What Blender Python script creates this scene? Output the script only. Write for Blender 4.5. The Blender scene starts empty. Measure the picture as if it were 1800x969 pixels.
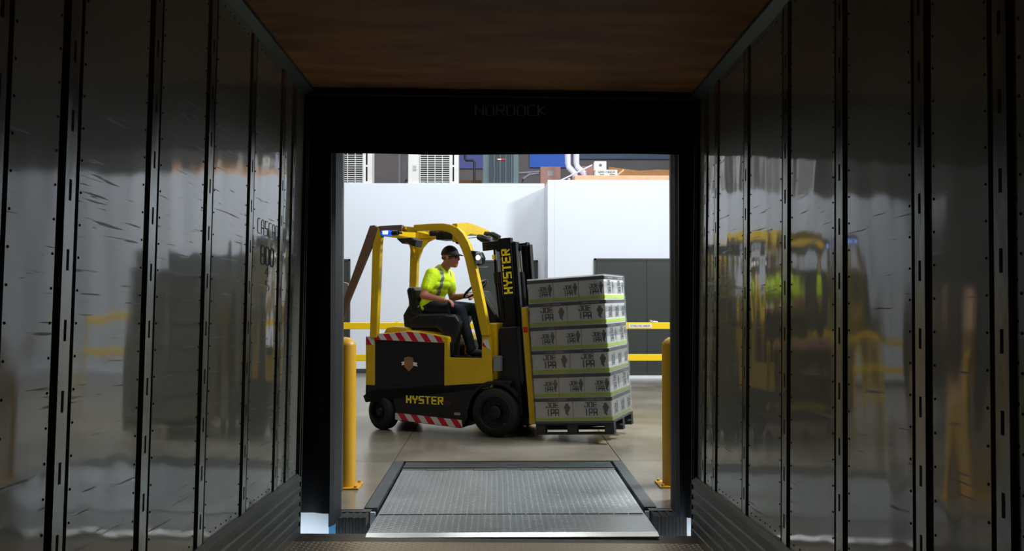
import bpy, bmesh, math, random
from mathutils import Matrix, Vector
random.seed(7)
PI = math.pi
SC = bpy.context.scene
COL = SC.collection

# ------------------------------------------------------------------ camera, world, lights, exposure
cam_data = bpy.data.cameras.new('camera')
cam_data.sensor_width = 36.0
cam_data.lens = 31.0
cam_data.clip_start = 0.05
cam = bpy.data.objects.new('camera', cam_data)
COL.objects.link(cam)
cam.location = (0, 0, 1.5)
cam.rotation_euler = (math.radians(90 + 1.312), 0, math.radians(-0.887))
SC.camera = cam

SC.view_settings.view_transform = 'Standard'
SC.view_settings.look = 'None'
SC.view_settings.exposure = 0.0
SC.view_settings.gamma = 1.0
SC.view_settings.use_curve_mapping = False

world = bpy.data.worlds.new('world')
SC.world = world
world.use_nodes = True
bg = world.node_tree.nodes['Background']
bg.inputs[0].default_value = (0.75, 0.88, 1.0, 1)
bg.inputs[1].default_value = 6.0

def area_light(name, loc, rot, size, size_y, energy, color):
    d = bpy.data.lights.new(name, 'AREA')
    d.shape = 'RECTANGLE'; d.size = size; d.size_y = size_y
    d.energy = energy; d.color = color
    o = bpy.data.objects.new(name, d)
    o.location = loc; o.rotation_euler = rot
    COL.objects.link(o)
    return o
COOL = (0.86, 0.93, 1.0)
WARM = (1.0, 0.97, 0.92)
# rows of high-bay strips under the warehouse ceiling, with key and fill lights added
for lx in (-3.6, 0.4, 4.4):
    area_light('bay_or_fill_lamp', (lx, 14.0, 7.4), (math.radians(12), 0, 0), 2.2, 0.5, 190, COOL)
area_light('bay_or_fill_lamp', (5.6, 8.3, 5.8), (0, math.radians(42), 0), 0.6, 2.6, 1000, COOL)  # added key light, aimed at the load's outer face and off the wall
area_light('bay_or_fill_lamp', (-2.5, 19.0, 7.4), (0, 0, 0), 3.0, 0.5, 130, (1.0, 0.96, 0.9))
area_light('bay_or_fill_lamp', (3.5, 18.6, 7.4), (0, 0, 0), 3.0, 0.5, 130, (1.0, 0.96, 0.9))
area_light('bay_or_fill_lamp', (-3.2, 7.1, 6.4), (math.radians(26), 0, 0), 2.2, 0.5, 62, WARM)  # added fill for the near sides of truck and load
area_light('bay_or_fill_lamp', (1.6, 7.0, 6.4), (math.radians(20), 0, 0), 2.2, 0.5, 58, WARM)  # second added fill, from the dock side towards the load

# ------------------------------------------------------------------ materials
def srgb(r, g, b):
    f = lambda c: (c/255/12.92) if c/255 <= 0.04045 else ((c/255+0.055)/1.055)**2.4
    return (f(r), f(g), f(b), 1)

def nd(nt, typ, **kw):
    n = nt.nodes.new(typ)
    for k, v in kw.items():
        setattr(n, k, v)
    return n

def mat(name, col, rough=0.5, metal=0.0, var=0.0, scale=(6, 6, 6), col2=None, bump=0.0, bscale=None,
        emit=None, estr=0.0, alpha=1.0, spec=0.5, coat=0.0, rvar=0.0, bdist=0.01, detail=4.0):
    m = bpy.data.materials.new(name); m.use_nodes = True
    nt = m.node_tree; b = nt.nodes['Principled BSDF']
    b.inputs['Base Color'].default_value = col
    b.inputs['Roughness'].default_value = rough
    b.inputs['Metallic'].default_value = metal
    b.inputs['Specular IOR Level'].default_value = spec
    b.inputs['Coat Weight'].default_value = coat
    b.inputs['Alpha'].default_value = alpha
    if emit:
        b.inputs['Emission Color'].default_value = emit
        b.inputs['Emission Strength'].default_value = estr
    tc = nd(nt, 'ShaderNodeTexCoord')
    if var > 0 or rvar > 0:
        mp = nd(nt, 'ShaderNodeMapping'); mp.inputs['Scale'].default_value = scale
        nt.links.new(tc.outputs['Object'], mp.inputs[0])
        n = nd(nt, 'ShaderNodeTexNoise'); n.inputs['Scale'].default_value = 1.0
        n.inputs['Detail'].default_value = detail
        nt.links.new(mp.outputs[0], n.inputs['Vector'])
        r = nd(nt, 'ShaderNodeValToRGB')
        c2 = col2 if col2 else tuple([c*(1-var) for c in col[:3]]) + (1,)
        r.color_ramp.elements[0].position = 0.32; r.color_ramp.elements[0].color = c2
        r.color_ramp.elements[1].position = 0.68; r.color_ramp.elements[1].color = col
        nt.links.new(n.outputs['Fac'], r.inputs[0])
        if var > 0: nt.links.new(r.outputs[0], b.inputs['Base Color'])
        if rvar > 0:
            mr = nd(nt, 'ShaderNodeMapRange')
            mr.inputs['To Min'].default_value = rough - rvar; mr.inputs['To Max'].default_value = rough + rvar
            nt.links.new(n.outputs['Fac'], mr.inputs[0]); nt.links.new(mr.outputs[0], b.inputs['Roughness'])
    if bump > 0:
        mp = nd(nt, 'ShaderNodeMapping'); mp.inputs['Scale'].default_value = bscale or scale
        nt.links.new(tc.outputs['Object'], mp.inputs[0])
        n = nd(nt, 'ShaderNodeTexNoise'); n.inputs['Scale'].default_value = 1.0
        n.inputs['Detail'].default_value = 2.0
        nt.links.new(mp.outputs[0], n.inputs['Vector'])
        bp = nd(nt, 'ShaderNodeBump'); bp.inputs['Strength'].default_value = bump
        bp.inputs['Distance'].default_value = bdist
        nt.links.new(n.outputs['Fac'], bp.inputs['Height']); nt.links.new(bp.outputs[0], b.inputs['Normal'])
    return m

def tread(name, col, rough, a=0.07, bb=0.05, strength=0.9):
    """checker tread plate: staggered raised lozenges as bump, worn brighter on top"""
    m = mat(name, col, rough, 0.85)
    nt = m.node_tree; b = nt.nodes['Principled BSDF']
    tc = nd(nt, 'ShaderNodeTexCoord'); sp = nd(nt, 'ShaderNodeSeparateXYZ')
    nt.links.new(tc.outputs['Object'], sp.inputs[0])
    def M(op, x, y=None):
        n = nd(nt, 'ShaderNodeMath', operation=op)
        for i, v in enumerate((x, y)):
            if v is None: continue
            if isinstance(v, (int, float)): n.inputs[i].default_value = v
            else: nt.links.new(v, n.inputs[i])
        return n.outputs[0]
    sx = M('SINE', M('MULTIPLY', sp.outputs[0], 2*PI/a))
    sy = M('SINE', M('MULTIPLY', sp.outputs[1], 2*PI/bb))
    h = M('MINIMUM', M('MAXIMUM', M('SUBTRACT', M('MULTIPLY', sx, sy), 0.15), 0.0), 0.45)
    bp = nd(nt, 'ShaderNodeBump'); bp.inputs['Strength'].default_value = strength; bp.inputs['Distance'].default_value = 0.01
    nt.links.new(h, bp.inputs['Height']); nt.links.new(bp.outputs[0], b.inputs['Normal'])
    n = nd(nt, 'ShaderNodeTexNoise'); n.inputs['Scale'].default_value = 3.0; n.inputs['Detail'].default_value = 5
    nt.links.new(tc.outputs['Object'], n.inputs['Vector'])
    mr = nd(nt, 'ShaderNodeMapRange'); mr.inputs['To Min'].default_value = rough-0.04; mr.inputs['To Max'].default_value = rough+0.06
    nt.links.new(n.outputs['Fac'], mr.inputs[0]); nt.links.new(mr.outputs[0], b.inputs['Roughness'])
    return m

def trailer_panel_mat():
    """galvanised wall sheet: half glossy, gently buckled, with fine dark scratches and scuffs"""
    m = mat('wall_sheet', srgb(118, 118, 110), 0.5, 0.3)
    nt = m.node_tree; b = nt.nodes['Principled BSDF']
    tc = nd(nt, 'ShaderNodeTexCoord')
    mp = nd(nt, 'ShaderNodeMapping'); mp.inputs['Scale'].default_value = (1.0, 2.4, 0.9)
    nt.links.new(tc.outputs['Object'], mp.inputs[0])
    n = nd(nt, 'ShaderNodeTexNoise'); n.inputs['Scale'].default_value = 1.6; n.inputs['Detail'].default_value = 1.0
    nt.links.new(mp.outputs[0], n.inputs['Vector'])
    b.inputs['Coat Weight'].default_value = 1.0; b.inputs['Coat IOR'].default_value = 1.75
    bp = nd(nt, 'ShaderNodeBump'); bp.inputs['Strength'].default_value = 1.0; bp.inputs['Distance'].default_value = 0.0065
    nt.links.new(n.outputs['Fac'], bp.inputs['Height'])
    # fine grain
    n2 = nd(nt, 'ShaderNodeTexNoise'); n2.inputs['Scale'].default_value = 160; n2.inputs['Detail'].default_value = 2
    nt.links.new(tc.outputs['Object'], n2.inputs['Vector'])
    bp2 = nd(nt, 'ShaderNodeBump'); bp2.inputs['Strength'].default_value = 0.05; bp2.inputs['Distance'].default_value = 0.0006
    nt.links.new(n2.outputs['Fac'], bp2.inputs['Height']); nt.links.new(bp.outputs[0], bp2.inputs['Normal'])
    nt.links.new(bp2.outputs[0], b.inputs['Normal']); nt.links.new(bp2.outputs[0], b.inputs['Coat Normal'])
    # scratches: strongly stretched noise, rotated, thresholded
    acc = None
    for rot, sc, th in ((0.25, (0.8, 2.2, 60), 0.655), (-0.5, (0.8, 3.5, 75), 0.675)):
        mq = nd(nt, 'ShaderNodeMapping'); mq.inputs['Rotation'].default_value = (rot, 0, 0); mq.inputs['Scale'].default_value = sc
        nt.links.new(tc.outputs['Object'], mq.inputs[0])
        q = nd(nt, 'ShaderNodeTexNoise'); q.inputs['Scale'].default_value = 1.0; q.inputs['Detail'].default_value = 3
        nt.links.new(mq.outputs[0], q.inputs['Vector'])
        g = nd(nt, 'ShaderNodeMapRange'); g.inputs['From Min'].default_value = th; g.inputs['From Max'].default_value = th+0.03
        nt.links.new(q.outputs['Fac'], g.inputs[0])
        if acc is None: acc = g.outputs[0]
        else:
            ma = nd(nt, 'ShaderNodeMath', operation='MAXIMUM')
            nt.links.new(acc, ma.inputs[0]); nt.links.new(g.outputs[0], ma.inputs[1]); acc = ma.outputs[0]
    big = nd(nt, 'ShaderNodeTexNoise'); big.inputs['Scale'].default_value = 2.2; big.inputs['Detail'].default_value = 4
    nt.links.new(tc.outputs['Object'], big.inputs['Vector'])
    rp = nd(nt, 'ShaderNodeValToRGB')
    rp.color_ramp.elements[0].color = srgb(128, 128, 114); rp.color_ramp.elements[1].color = srgb(150, 150, 134)
    nt.links.new(big.outputs['Fac'], rp.inputs[0])
    mx = nd(nt, 'ShaderNodeMix', data_type='RGBA'); mx.inputs[7].default_value = srgb(88, 88, 82)
    nt.links.new(acc, mx.inputs[0]); nt.links.new(rp.outputs[0], mx.inputs[6])
    nt.links.new(mx.outputs[2], b.inputs['Base Color'])
    rr = nd(nt, 'ShaderNodeMapRange'); rr.inputs['To Min'].default_value = 0.035; rr.inputs['To Max'].default_value = 0.10
    nt.links.new(big.outputs['Fac'], rr.inputs[0])
    add = nd(nt, 'ShaderNodeMath', operation='MULTIPLY_ADD'); add.inputs[1].default_value = 0.4
    nt.links.new(acc, add.inputs[0]); nt.links.new(rr.outputs[0], add.inputs[2]); nt.links.new(add.outputs[0], b.inputs['Coat Roughness'])
    return m

def wrap_mat():
    m = bpy.data.materials.new('stretch_film'); m.use_nodes = True
    nt = m.node_tree; nt.nodes.clear()
    out = nd(nt, 'ShaderNodeOutputMaterial')
    tr = nd(nt, 'ShaderNodeBsdfTransparent'); tr.inputs[0].default_value = (0.98, 0.98, 0.98, 1)
    gl = nd(nt, 'ShaderNodeBsdfGlossy'); gl.inputs['Roughness'].default_value = 0.14
    df = nd(nt, 'ShaderNodeBsdfDiffuse'); df.inputs[0].default_value = (0.8, 0.82, 0.85, 1)
    tc = nd(nt, 'ShaderNodeTexCoord')
    mp = nd(nt, 'ShaderNodeMapping'); mp.inputs['Scale'].default_value = (5, 5, 16)
    nt.links.new(tc.outputs['Object'], mp.inputs[0])
    n = nd(nt, 'ShaderNodeTexNoise'); n.inputs['Scale'].default_value = 1.0; n.inputs['Detail'].default_value = 3
    nt.links.new(mp.outputs[0], n.inputs['Vector'])
    bp = nd(nt, 'ShaderNodeBump'); bp.inputs['Strength'].default_value = 0.5; bp.inputs['Distance'].default_value = 0.012
    nt.links.new(n.outputs['Fac'], bp.inputs['Height']); nt.links.new(bp.outputs[0], gl.inputs['Normal'])
    fr = nd(nt, 'ShaderNodeFresnel'); fr.inputs[0].default_value = 1.5
    fa = nd(nt, 'ShaderNodeMath', operation='MULTIPLY_ADD'); fa.inputs[1].default_value = 0.9; fa.inputs[2].default_value = 0.01
    nt.links.new(fr.outputs[0], fa.inputs[0])
    m1 = nd(nt, 'ShaderNodeMixShader'); m1.inputs[0].default_value = 0.05
    nt.links.new(tr.outputs[0], m1.inputs[1]); nt.links.new(df.outputs[0], m1.inputs[2])
    m2 = nd(nt, 'ShaderNodeMixShader')
    nt.links.new(fa.outputs[0], m2.inputs[0]); nt.links.new(m1.outputs[0], m2.inputs[1]); nt.links.new(gl.outputs[0], m2.inputs[2])
    nt.links.new(m2.outputs[0], out.inputs[0])
    return m

def stripe_mat(name, ax, per, slope):
    """red and silver hazard tape, diagonal bars"""
    m = mat(name, srgb(200, 200, 195), 0.35)
    nt = m.node_tree; b = nt.nodes['Principled BSDF']
    tc = nd(nt, 'ShaderNodeTexCoord'); sp = nd(nt, 'ShaderNodeSeparateXYZ')
    nt.links.new(tc.outputs['Object'], sp.inputs[0])
    a = nd(nt, 'ShaderNodeMath', operation='MULTIPLY_ADD'); a.inputs[1].default_value = slope
    nt.links.new(sp.outputs[2], a.inputs[0]); nt.links.new(sp.outputs[ax], a.inputs[2])
    d = nd(nt, 'ShaderNodeMath', operation='DIVIDE'); d.inputs[1].default_value = per
    nt.links.new(a.outputs[0], d.inputs[0])
    fr = nd(nt, 'ShaderNodeMath', operation='FRACT'); nt.links.new(d.outputs[0], fr.inputs[0])
    g = nd(nt, 'ShaderNodeMath', operation='GREATER_THAN'); g.inputs[1].default_value = 0.5
    nt.links.new(fr.outputs[0], g.inputs[0])
    mx = nd(nt, 'ShaderNodeMix', data_type='RGBA')
    mx.inputs[6].default_value = srgb(205, 202, 195); mx.inputs[7].default_value = srgb(190, 20, 45)
    nt.links.new(g.outputs[0], mx.inputs[0]); nt.links.new(mx.outputs[2], b.inputs['Base Color'])
    return m

MT = {
 'sheet': trailer_panel_mat(),
 'post': mat('galvanised_post', srgb(160, 164, 160), 0.24, 0.75, var=0.3, scale=(20, 20, 6), rvar=0.08, bump=0.15, bscale=(40, 40, 12), bdist=0.003),
 'back': mat('dark_backing', srgb(46, 48, 44), 0.6, 0.3),
 'slot': mat('slot_black', srgb(8, 8, 8), 0.9),
 'scuff': mat('scuff_liner', srgb(88, 92, 86), 0.42, 0.5, var=0.35, scale=(4, 2, 30), bump=0.3, bscale=(6, 2, 60), bdist=0.004),
 'ceil': mat('ceiling_board', srgb(160, 102, 40), 0.7, var=0.55, scale=(1.6, 6, 5), col2=srgb(112, 62, 24), bump=0.6, bscale=(1.2, 7, 5), bdist=0.02, detail=7),
 'cove': mat('cove_rail', srgb(86, 92, 84), 0.4, 0.6),
 'tfloor': tread('trailer_tread', srgb(165, 150, 128), 0.40, 0.062, 0.05, 0.8),
 'tplain': mat('trailer_sill', srgb(92, 84, 72), 0.5, 0.6, var=0.4, scale=(9, 9, 9)),
 'plate': tread('leveler_tread', srgb(190, 196, 198), 0.30, 0.084, 0.045, 0.9),
 'lipedge': mat('worn_steel', srgb(200, 198, 190), 0.3, 0.95, var=0.15, scale=(8, 8, 8)),
 'curb': mat('pit_curb', srgb(84, 90, 92), 0.45, 0.5, var=0.3, scale=(12, 6, 6)),
 'hinge': mat('hinge_steel', srgb(105, 110, 108), 0.4, 0.7, var=0.5, scale=(3, 25, 6)),
 'rubber': mat('rubber', srgb(26, 26, 27), 0.75, bump=0.2, bscale=(40, 40, 40)),
 'bumper': mat('bumper_rubber', srgb(52, 50, 48), 0.8, var=0.4, scale=(60, 4, 4), bump=0.5, bscale=(90, 3, 3)),
 'pad': mat('shelter_vinyl', srgb(14, 15, 20), 0.55, bump=0.3, bscale=(7, 7, 2)),
 'padtext': mat('shelter_print', srgb(205, 207, 215), 0.6),
 'dock': mat('dock_face_paint', srgb(235, 238, 240), 0.8, var=0.08, scale=(5, 5, 5)),
 'bluestrip': mat('strip_blue', srgb(60, 130, 175), 0.5),
 'concrete': mat('concrete_floor', srgb(142, 134, 120), 0.22, var=0.4, scale=(0.9, 0.9, 0.9), col2=srgb(102, 95, 82), rvar=0.06, bump=0.03, bscale=(30, 30, 30), detail=9),
 'joint': mat('joint_filler', srgb(60, 54, 47), 0.9),
 'ext': mat('exterior_asphalt', srgb(150, 152, 155), 0.9, var=0.3, scale=(2, 2, 2)),
 'white': mat('white_wall', srgb(226, 230, 236), 0.55, var=0.04, scale=(0.5, 0.5, 0.5)),
 'grey_wall': mat('block_wall', srgb(108, 104, 106), 0.8, var=0.25, scale=(1, 1, 1)),
 'roofdeck': mat('roof_deck', srgb(120, 120, 122), 0.8),
 'door': mat('dark_door', srgb(48, 54, 50), 0.5, var=0.08, scale=(2, 2, 2)),
 'doorframe': mat('dark_frame', srgb(60, 62, 58), 0.5),
 'chrome': mat('chrome', srgb(220, 220, 220), 0.15, 1.0),
 'base_dark': mat('dark_base', srgb(52, 54, 58), 0.6),
 'yellow_rail': mat('rail_yellow', srgb(250, 208, 12), 0.42),
 'yellow_boll': mat('bollard_yellow', srgb(205, 152, 8), 0.45, var=0.12, scale=(6, 6, 6)),
 'tagwhite': mat('tag_white', srgb(230, 228, 215), 0.6),
 'ink': mat('ink_dark', srgb(35, 36, 40), 0.7),
 'yel': mat('truck_yellow', srgb(210, 172, 10), 0.38, var=0.1, scale=(7, 7, 7), coat=0.2),
 'brown': mat('brown_guard', srgb(112, 84, 66), 0.55, var=0.2, scale=(14, 14, 14)),  # brown tone of the near rear rail and the brace
 'blk': mat('truck_black', srgb(9, 9, 11), 0.45, var=0.2, scale=(8, 8, 8)),
 'blk2': mat('mast_steel_black', srgb(16, 17, 21), 0.38, 0.3),
 'grey': mat('grey_plastic', srgb(120, 122, 126), 0.5),
 'ltgrey': mat('light_grey_panel', srgb(150, 150, 145), 0.5),
 'tyre': mat('tyre_rubber', srgb(13, 13, 14), 0.75, bump=0.2, bscale=(30, 30, 30)),
 'rim': mat('rim_dark', srgb(30, 30, 31), 0.5, 0.4, var=0.4, scale=(20, 20, 20)),
 'seat': mat('seat_vinyl', srgb(24, 25, 28), 0.38),
 'hyster': mat('lettering_yellow', srgb(255, 232, 30), 0.45),
 'redtxt': mat('lettering_red', srgb(120, 24, 24), 0.5),
 'tape': stripe_mat('hazard_tape', 0, 0.155, 0.75),
 'lamp_on': mat('lamp_lens_lit', srgb(255, 255, 255), 0.3, emit=(1, 1, 1, 1), estr=3),
 'blue_on': mat('beacon_lit', srgb(120, 170, 255), 0.3, emit=(0.25, 0.5, 1.0, 1), estr=9),
 'blue_glass': mat('beacon_blue', srgb(10, 50, 200), 0.2, emit=(0.0, 0.08, 0.8, 1), estr=1.0),
 'clearplast': mat('lamp_bezel', srgb(170, 175, 180), 0.2, 0.6),
 'card_white': mat('carton_white', srgb(242, 242, 236), 0.55, var=0.1, scale=(10, 10, 10)),
 'band': mat('carton_dark_band', srgb(20, 21, 21), 0.6),
 'green': mat('carton_lime', srgb(192, 224, 8), 0.55),
 'art': mat('carton_hop_art', srgb(64, 68, 64), 0.6, var=0.5, scale=(60, 60, 60), col2=srgb(120, 122, 116)),
 'pallet': mat('pallet_dark', srgb(40, 38, 36), 0.7, var=0.4, scale=(30, 5, 30)),
 'film': wrap_mat(),
 'ac': mat('ac_white', srgb(225, 222, 214), 0.5),
 'acdark': mat('ac_dark', srgb(42, 44, 50), 0.6),
 'cab': mat('cabinet_grey', srgb(92, 108, 112), 0.5),
 'cabdark': mat('cabinet_slot', srgb(50, 60, 66), 0.6),
 'pipe': mat('pipe_grey', srgb(128, 128, 134), 0.4, 0.3),
 'pipel': mat('pipe_pale', srgb(205, 202, 220), 0.35),
 'pipek': mat('pipe_black', srgb(18, 20, 26), 0.5),
 'bluewall': mat('blue_panel', srgb(18, 92, 205), 0.5),
 'bluedull': mat('blue_dull_panel', srgb(74, 84, 150), 0.6),
 'slate': mat('slate_panel', srgb(64, 82, 108), 0.6, var=0.2, scale=(3, 1, 1)),
 'kraft': mat('kraft_board', srgb(220, 176, 138), 0.75, var=0.12, scale=(8, 8, 8)),
 'kraftd': mat('kraft_brown', srgb(150, 110, 68), 0.8, var=0.2, scale=(12, 12, 12)),
 'pinkbox': mat('box_rosy_brown', srgb(158, 118, 106), 0.7),
 'redlab': mat('label_red', srgb(200, 30, 40), 0.5),
 'skin': mat('skin', srgb(196, 128, 104), 0.5, var=0.12, scale=(30, 30, 30)),
 'lime': mat('hi_vis_lime', srgb(222, 255, 12), 0.7, bump=0.5, bscale=(14, 14, 6), bdist=0.02),
 'reflect': mat('reflective_grey', srgb(120, 124, 110), 0.4),
 'denim': mat('dark_denim', srgb(30, 40, 54), 0.8, var=0.25, scale=(20, 20, 20), bump=0.5, bscale=(16, 16, 8), bdist=0.015),
 'capc': mat('cap_dark', srgb(48, 42, 38), 0.8),
 'hair': mat('hair_grey', srgb(110, 84, 64), 0.8),
 'glass': mat('dark_glasses', srgb(14, 13, 13), 0.1),
 'boot': mat('boot_leather', srgb(40, 30, 24), 0.6),
 'cord': mat('orange_trim', srgb(226, 88, 40), 0.6),
 'bluetxt': mat('ink_blue', srgb(24, 32, 90), 0.6),
 'glove': mat('glove_black', srgb(22, 22, 24), 0.7),
}

# ------------------------------------------------------------------ mesh helpers
class MB:
    def __init__(s): s.bm = bmesh.new(); s.mi = 0; s.mats = []
    def use(s, m):
        if m not in s.mats: s.mats.append(m)
        s.mi = s.mats.index(m); return s
    def _f(s, vs):
        try:
            f = s.bm.faces.new(vs); f.material_index = s.mi; return f
        except ValueError: return None
    def box(s, x0, x1, y0, y1, z0, z1):
        v = [s.bm.verts.new(p) for p in ((x0,y0,z0),(x1,y0,z0),(x1,y1,z0),(x0,y1,z0),(x0,y0,z1),(x1,y0,z1),(x1,y1,z1),(x0,y1,z1))]
        for q in ((0,3,2,1),(4,5,6,7),(0,1,5,4),(1,2,6,5),(2,3,7,6),(3,0,4,7)): s._f([v[i] for i in q])
        return s
    def prism(s, prof, c0, c1, axis='y'):
        """profile of 2D points extruded along an axis: y -> (x,z), x -> (y,z), z -> (x,y)"""
        def P(a, b, c):
            return {'y': (a, c, b), 'x': (c, a, b), 'z': (a, b, c)}[axis]
        A = [s.bm.verts.new(P(a, b, c0)) for a, b in prof]; B = [s.bm.verts.new(P(a, b, c1)) for a, b in prof]
        n = len(prof)
        s._f(A); s._f(B[::-1])
        for i in range(n): s._f([A[i], B[i], B[(i+1) % n], A[(i+1) % n]])
        return s
    def ring(s, c, d, r, n, ax=None):
        d = Vector(d).normalized(); a = Vector((0, 0, 1)) if abs(d.z) < 0.9 else Vector((1, 0, 0))
        if ax is not None: a = Vector(ax)
        u = d.cross(a).normalized(); w = d.cross(u)
        return [s.bm.verts.new(Vector(c) + (u*math.cos(t) + w*math.sin(t))*r) for t in [2*PI*i/n for i in range(n)]]
    def tube(s, pts, r, n=12, cap=True):
        pts = [Vector(p) for p in pts]; rs = r if isinstance(r, (list, tuple)) else [r]*len(pts)
        prev = None
        for i, p in enumerate(pts):
            d = (pts[min(i+1, len(pts)-1)] - pts[max(i-1, 0)])
            cur = s.ring(p, d, rs[i], n)
            if prev:
                for k in range(n): s._f([prev[k], prev[(k+1) % n], cur[(k+1) % n], cur[k]])
            elif cap: s._f(cur[::-1])
            prev = cur
        if cap: s._f(prev)
        return s
    def bar(s, p, q, w, h, up=(0, 0, 1)):
        """rectangular bar from p to q: w sideways, h along up"""
        p = Vector(p); q = Vector(q); d = (q-p).normalized(); sd = d.cross(Vector(up)).normalized(); u = sd.cross(d)
        vs = []
        for c in (p, q):
            for a, b in ((-1,-1),(1,-1),(1,1),(-1,1)): vs.append(s.bm.verts.new(c + sd*a*w/2 + u*b*h/2))
        for f in ((0,1,2,3),(7,6,5,4),(0,4,5,1),(1,5,6,2),(2,6,7,3),(3,7,4,0)): s._f([vs[i] for i in f])
        return s
    def lathe(s, prof, c, axis, n=32):
        """profile of (radius, along) turned round an axis through c"""
        d = Vector(axis).normalized(); prev = None
        for r, h in prof:
            cc = Vector(c) + d*h
            if r < 1e-5: cur = [s.bm.verts.new(cc)]
            else: cur = s.ring(cc, d, r, n)
            if prev:
                for k in range(n):
                    k2 = (k+1) % n
                    if len(prev) == 1 and len(cur) == 1: continue
                    if len(prev) == 1: s._f([prev[0], cur[k2], cur[k]])
                    elif len(cur) == 1: s._f([prev[k], prev[k2], cur[0]])
                    else: s._f([prev[k], prev[k2], cur[k2], cur[k]])
            prev = cur
        return s
    def ball(s, c, r, n=12, m=8):
        r = r if isinstance(r, (tuple, list)) else (r, r, r)
        rows = []
        for i in range(m+1):
            t = PI*i/m
            if i in (0, m): rows.append([s.bm.verts.new((c[0], c[1], c[2] + r[2]*math.cos(t)))])
            else: rows.append([s.bm.verts.new((c[0]+r[0]*math.sin(t)*math.cos(2*PI*k/n), c[1]+r[1]*math.sin(t)*math.sin(2*PI*k/n), c[2]+r[2]*math.cos(t))) for k in range(n)])
        for i in range(m):
            a, b = rows[i], rows[i+1]
            for k in range(n):
                k2 = (k+1) % n
                if len(a) == 1: s._f([a[0], b[k], b[k2]])
                elif len(b) == 1: s._f([a[k], b[0], a[k2]])
                else: s._f([a[k], b[k], b[k2], a[k2]])
        return s
    def torus(s, c, axis, R, r, n=32, m=10):
        d = Vector(axis).normalized(); a = Vector((0, 0, 1)) if abs(d.z) < 0.9 else Vector((0, 1, 0))
        u = d.cross(a).normalized(); w = d.cross(u); g = []
        for i in range(n):
            t = 2*PI*i/n; e = u*math.cos(t)+w*math.sin(t)
            g.append([s.bm.verts.new(Vector(c) + e*(R + r*math.cos(2*PI*j/m)) + d*r*math.sin(2*PI*j/m)) for j in range(m)])
        for i in range(n):
            for j in range(m): s._f([g[i][j], g[(i+1) % n][j], g[(i+1) % n][(j+1) % m], g[i][(j+1) % m]])
        return s
    def build(s, name, m=None, parent=None, bevel=0.0, smooth=False, matrix=None):
        bmesh.ops.recalc_face_normals(s.bm, faces=s.bm.faces[:])
        me = bpy.data.meshes.new(name); s.bm.to_mesh(me); s.bm.free()
        if m is not None and not s.mats: me.materials.append(MT[m])
        for k in s.mats: me.materials.append(MT[k])
        if smooth:
            me.shade_smooth()
            me.set_sharp_from_angle(angle=math.radians(38))
        o = bpy.data.objects.new(name, me); COL.objects.link(o)
        if parent: o.parent = parent
        if matrix is not None: o.matrix_world = matrix
        if bevel:
            b = o.modifiers.new('bevel', 'BEVEL'); b.width = bevel; b.segments = 2; b.limit_method = 'ANGLE'; b.angle_limit = math.radians(40)
        return o

def tag(o, label=None, cat=None, group=None, kind=None):
    if label: o['label'] = label
    if cat: o['category'] = cat
    if group: o['group'] = group
    if kind: o['kind'] = kind
    return o
def empty(name, loc=(0, 0, 0), matrix=None):
    o = bpy.data.objects.new(name, None); o.empty_display_size = 0.1
    COL.objects.link(o)
    if matrix is not None: o.matrix_world = matrix
    else: o.location = loc
    return o
def struct(o): o['kind'] = 'structure'; return o
def box1(name, m, dims, parent=None, bevel=0.0):
    return MB().box(*dims).build(name, m, parent, bevel)
def copy_tree(o, parent=None):
    c = o.copy(); COL.objects.link(c)
    if parent: c.parent = parent
    for ch in [x for x in bpy.data.objects if x.parent == o]: copy_tree(ch, c)
    return c

# block letters drawn with square strokes on a 4 x 6 grid
GL = {
 'A': [[(0,0),(0,5),(1,6),(3,6),(4,5),(4,0)],[(0,2.6),(4,2.6)]],
 'C': [[(4,6),(1,6),(0,5),(0,1),(1,0),(4,0)]],
 'D': [[(0,0),(0,6),(3,6),(4,5),(4,1),(3,0),(0,0)]],
 'E': [[(4,6),(0,6),(0,0),(4,0)],[(0,3),(3.4,3)]],
 'G': [[(4,6),(1,6),(0,5),(0,1),(1,0),(4,0),(4,3),(2.2,3)]],
 'H': [[(0,0),(0,6)],[(4,0),(4,6)],[(0,3),(4,3)]],
 'I': [[(2,0),(2,6)]],
 'J': [[(0,1.6),(0,1),(1,0),(3,0),(4,1),(4,6),(1.4,6)]],
 'K': [[(0,0),(0,6)],[(4,6),(0.3,3),(4,0)]],
 'N': [[(0,0),(0,6),(4,0),(4,6)]],
 'O': [[(0,1),(0,5),(1,6),(3,6),(4,5),(4,1),(3,0),(1,0),(0,1)]],
 'P': [[(0,0),(0,6),(4,6),(4,2.6),(0,2.6)]],
 'R': [[(0,0),(0,6),(4,6),(4,3),(0,3)],[(1.8,3),(4,0)]],
 'S': [[(4,6),(0,6),(0,3),(4,3),(4,0),(0,0)]],
 'T': [[(0,6),(4,6)],[(2,6),(2,0)]],
 'Y': [[(0,6),(0,4),(2,2.6),(4,4),(4,6)],[(2,2.6),(2,0)]],
 'X': [[(0,0),(4,6)],[(0,6),(4,0)]],
 '8': [[(0,0.8),(0,5.2),(0.8,6),(3.2,6),(4,5.2),(4,0.8),(3.2,0),(0.8,0),(0,0.8)],[(0,3),(4,3)]],
 '0': [[(0,1),(0,5),(1,6),(3,6),(4,5),(4,1),(3,0),(1,0),(0,1)]],
 '4': [[(3,0),(3,6),(0,2),(4,2)]], '5': [[(4,6),(0,6),(0,3.4),(3,3.4),(4,2.4),(4,1),(3,0),(0,0)]],
 '.': [[(1.8,0),(2.2,0)]], ' ': [],
}
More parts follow.
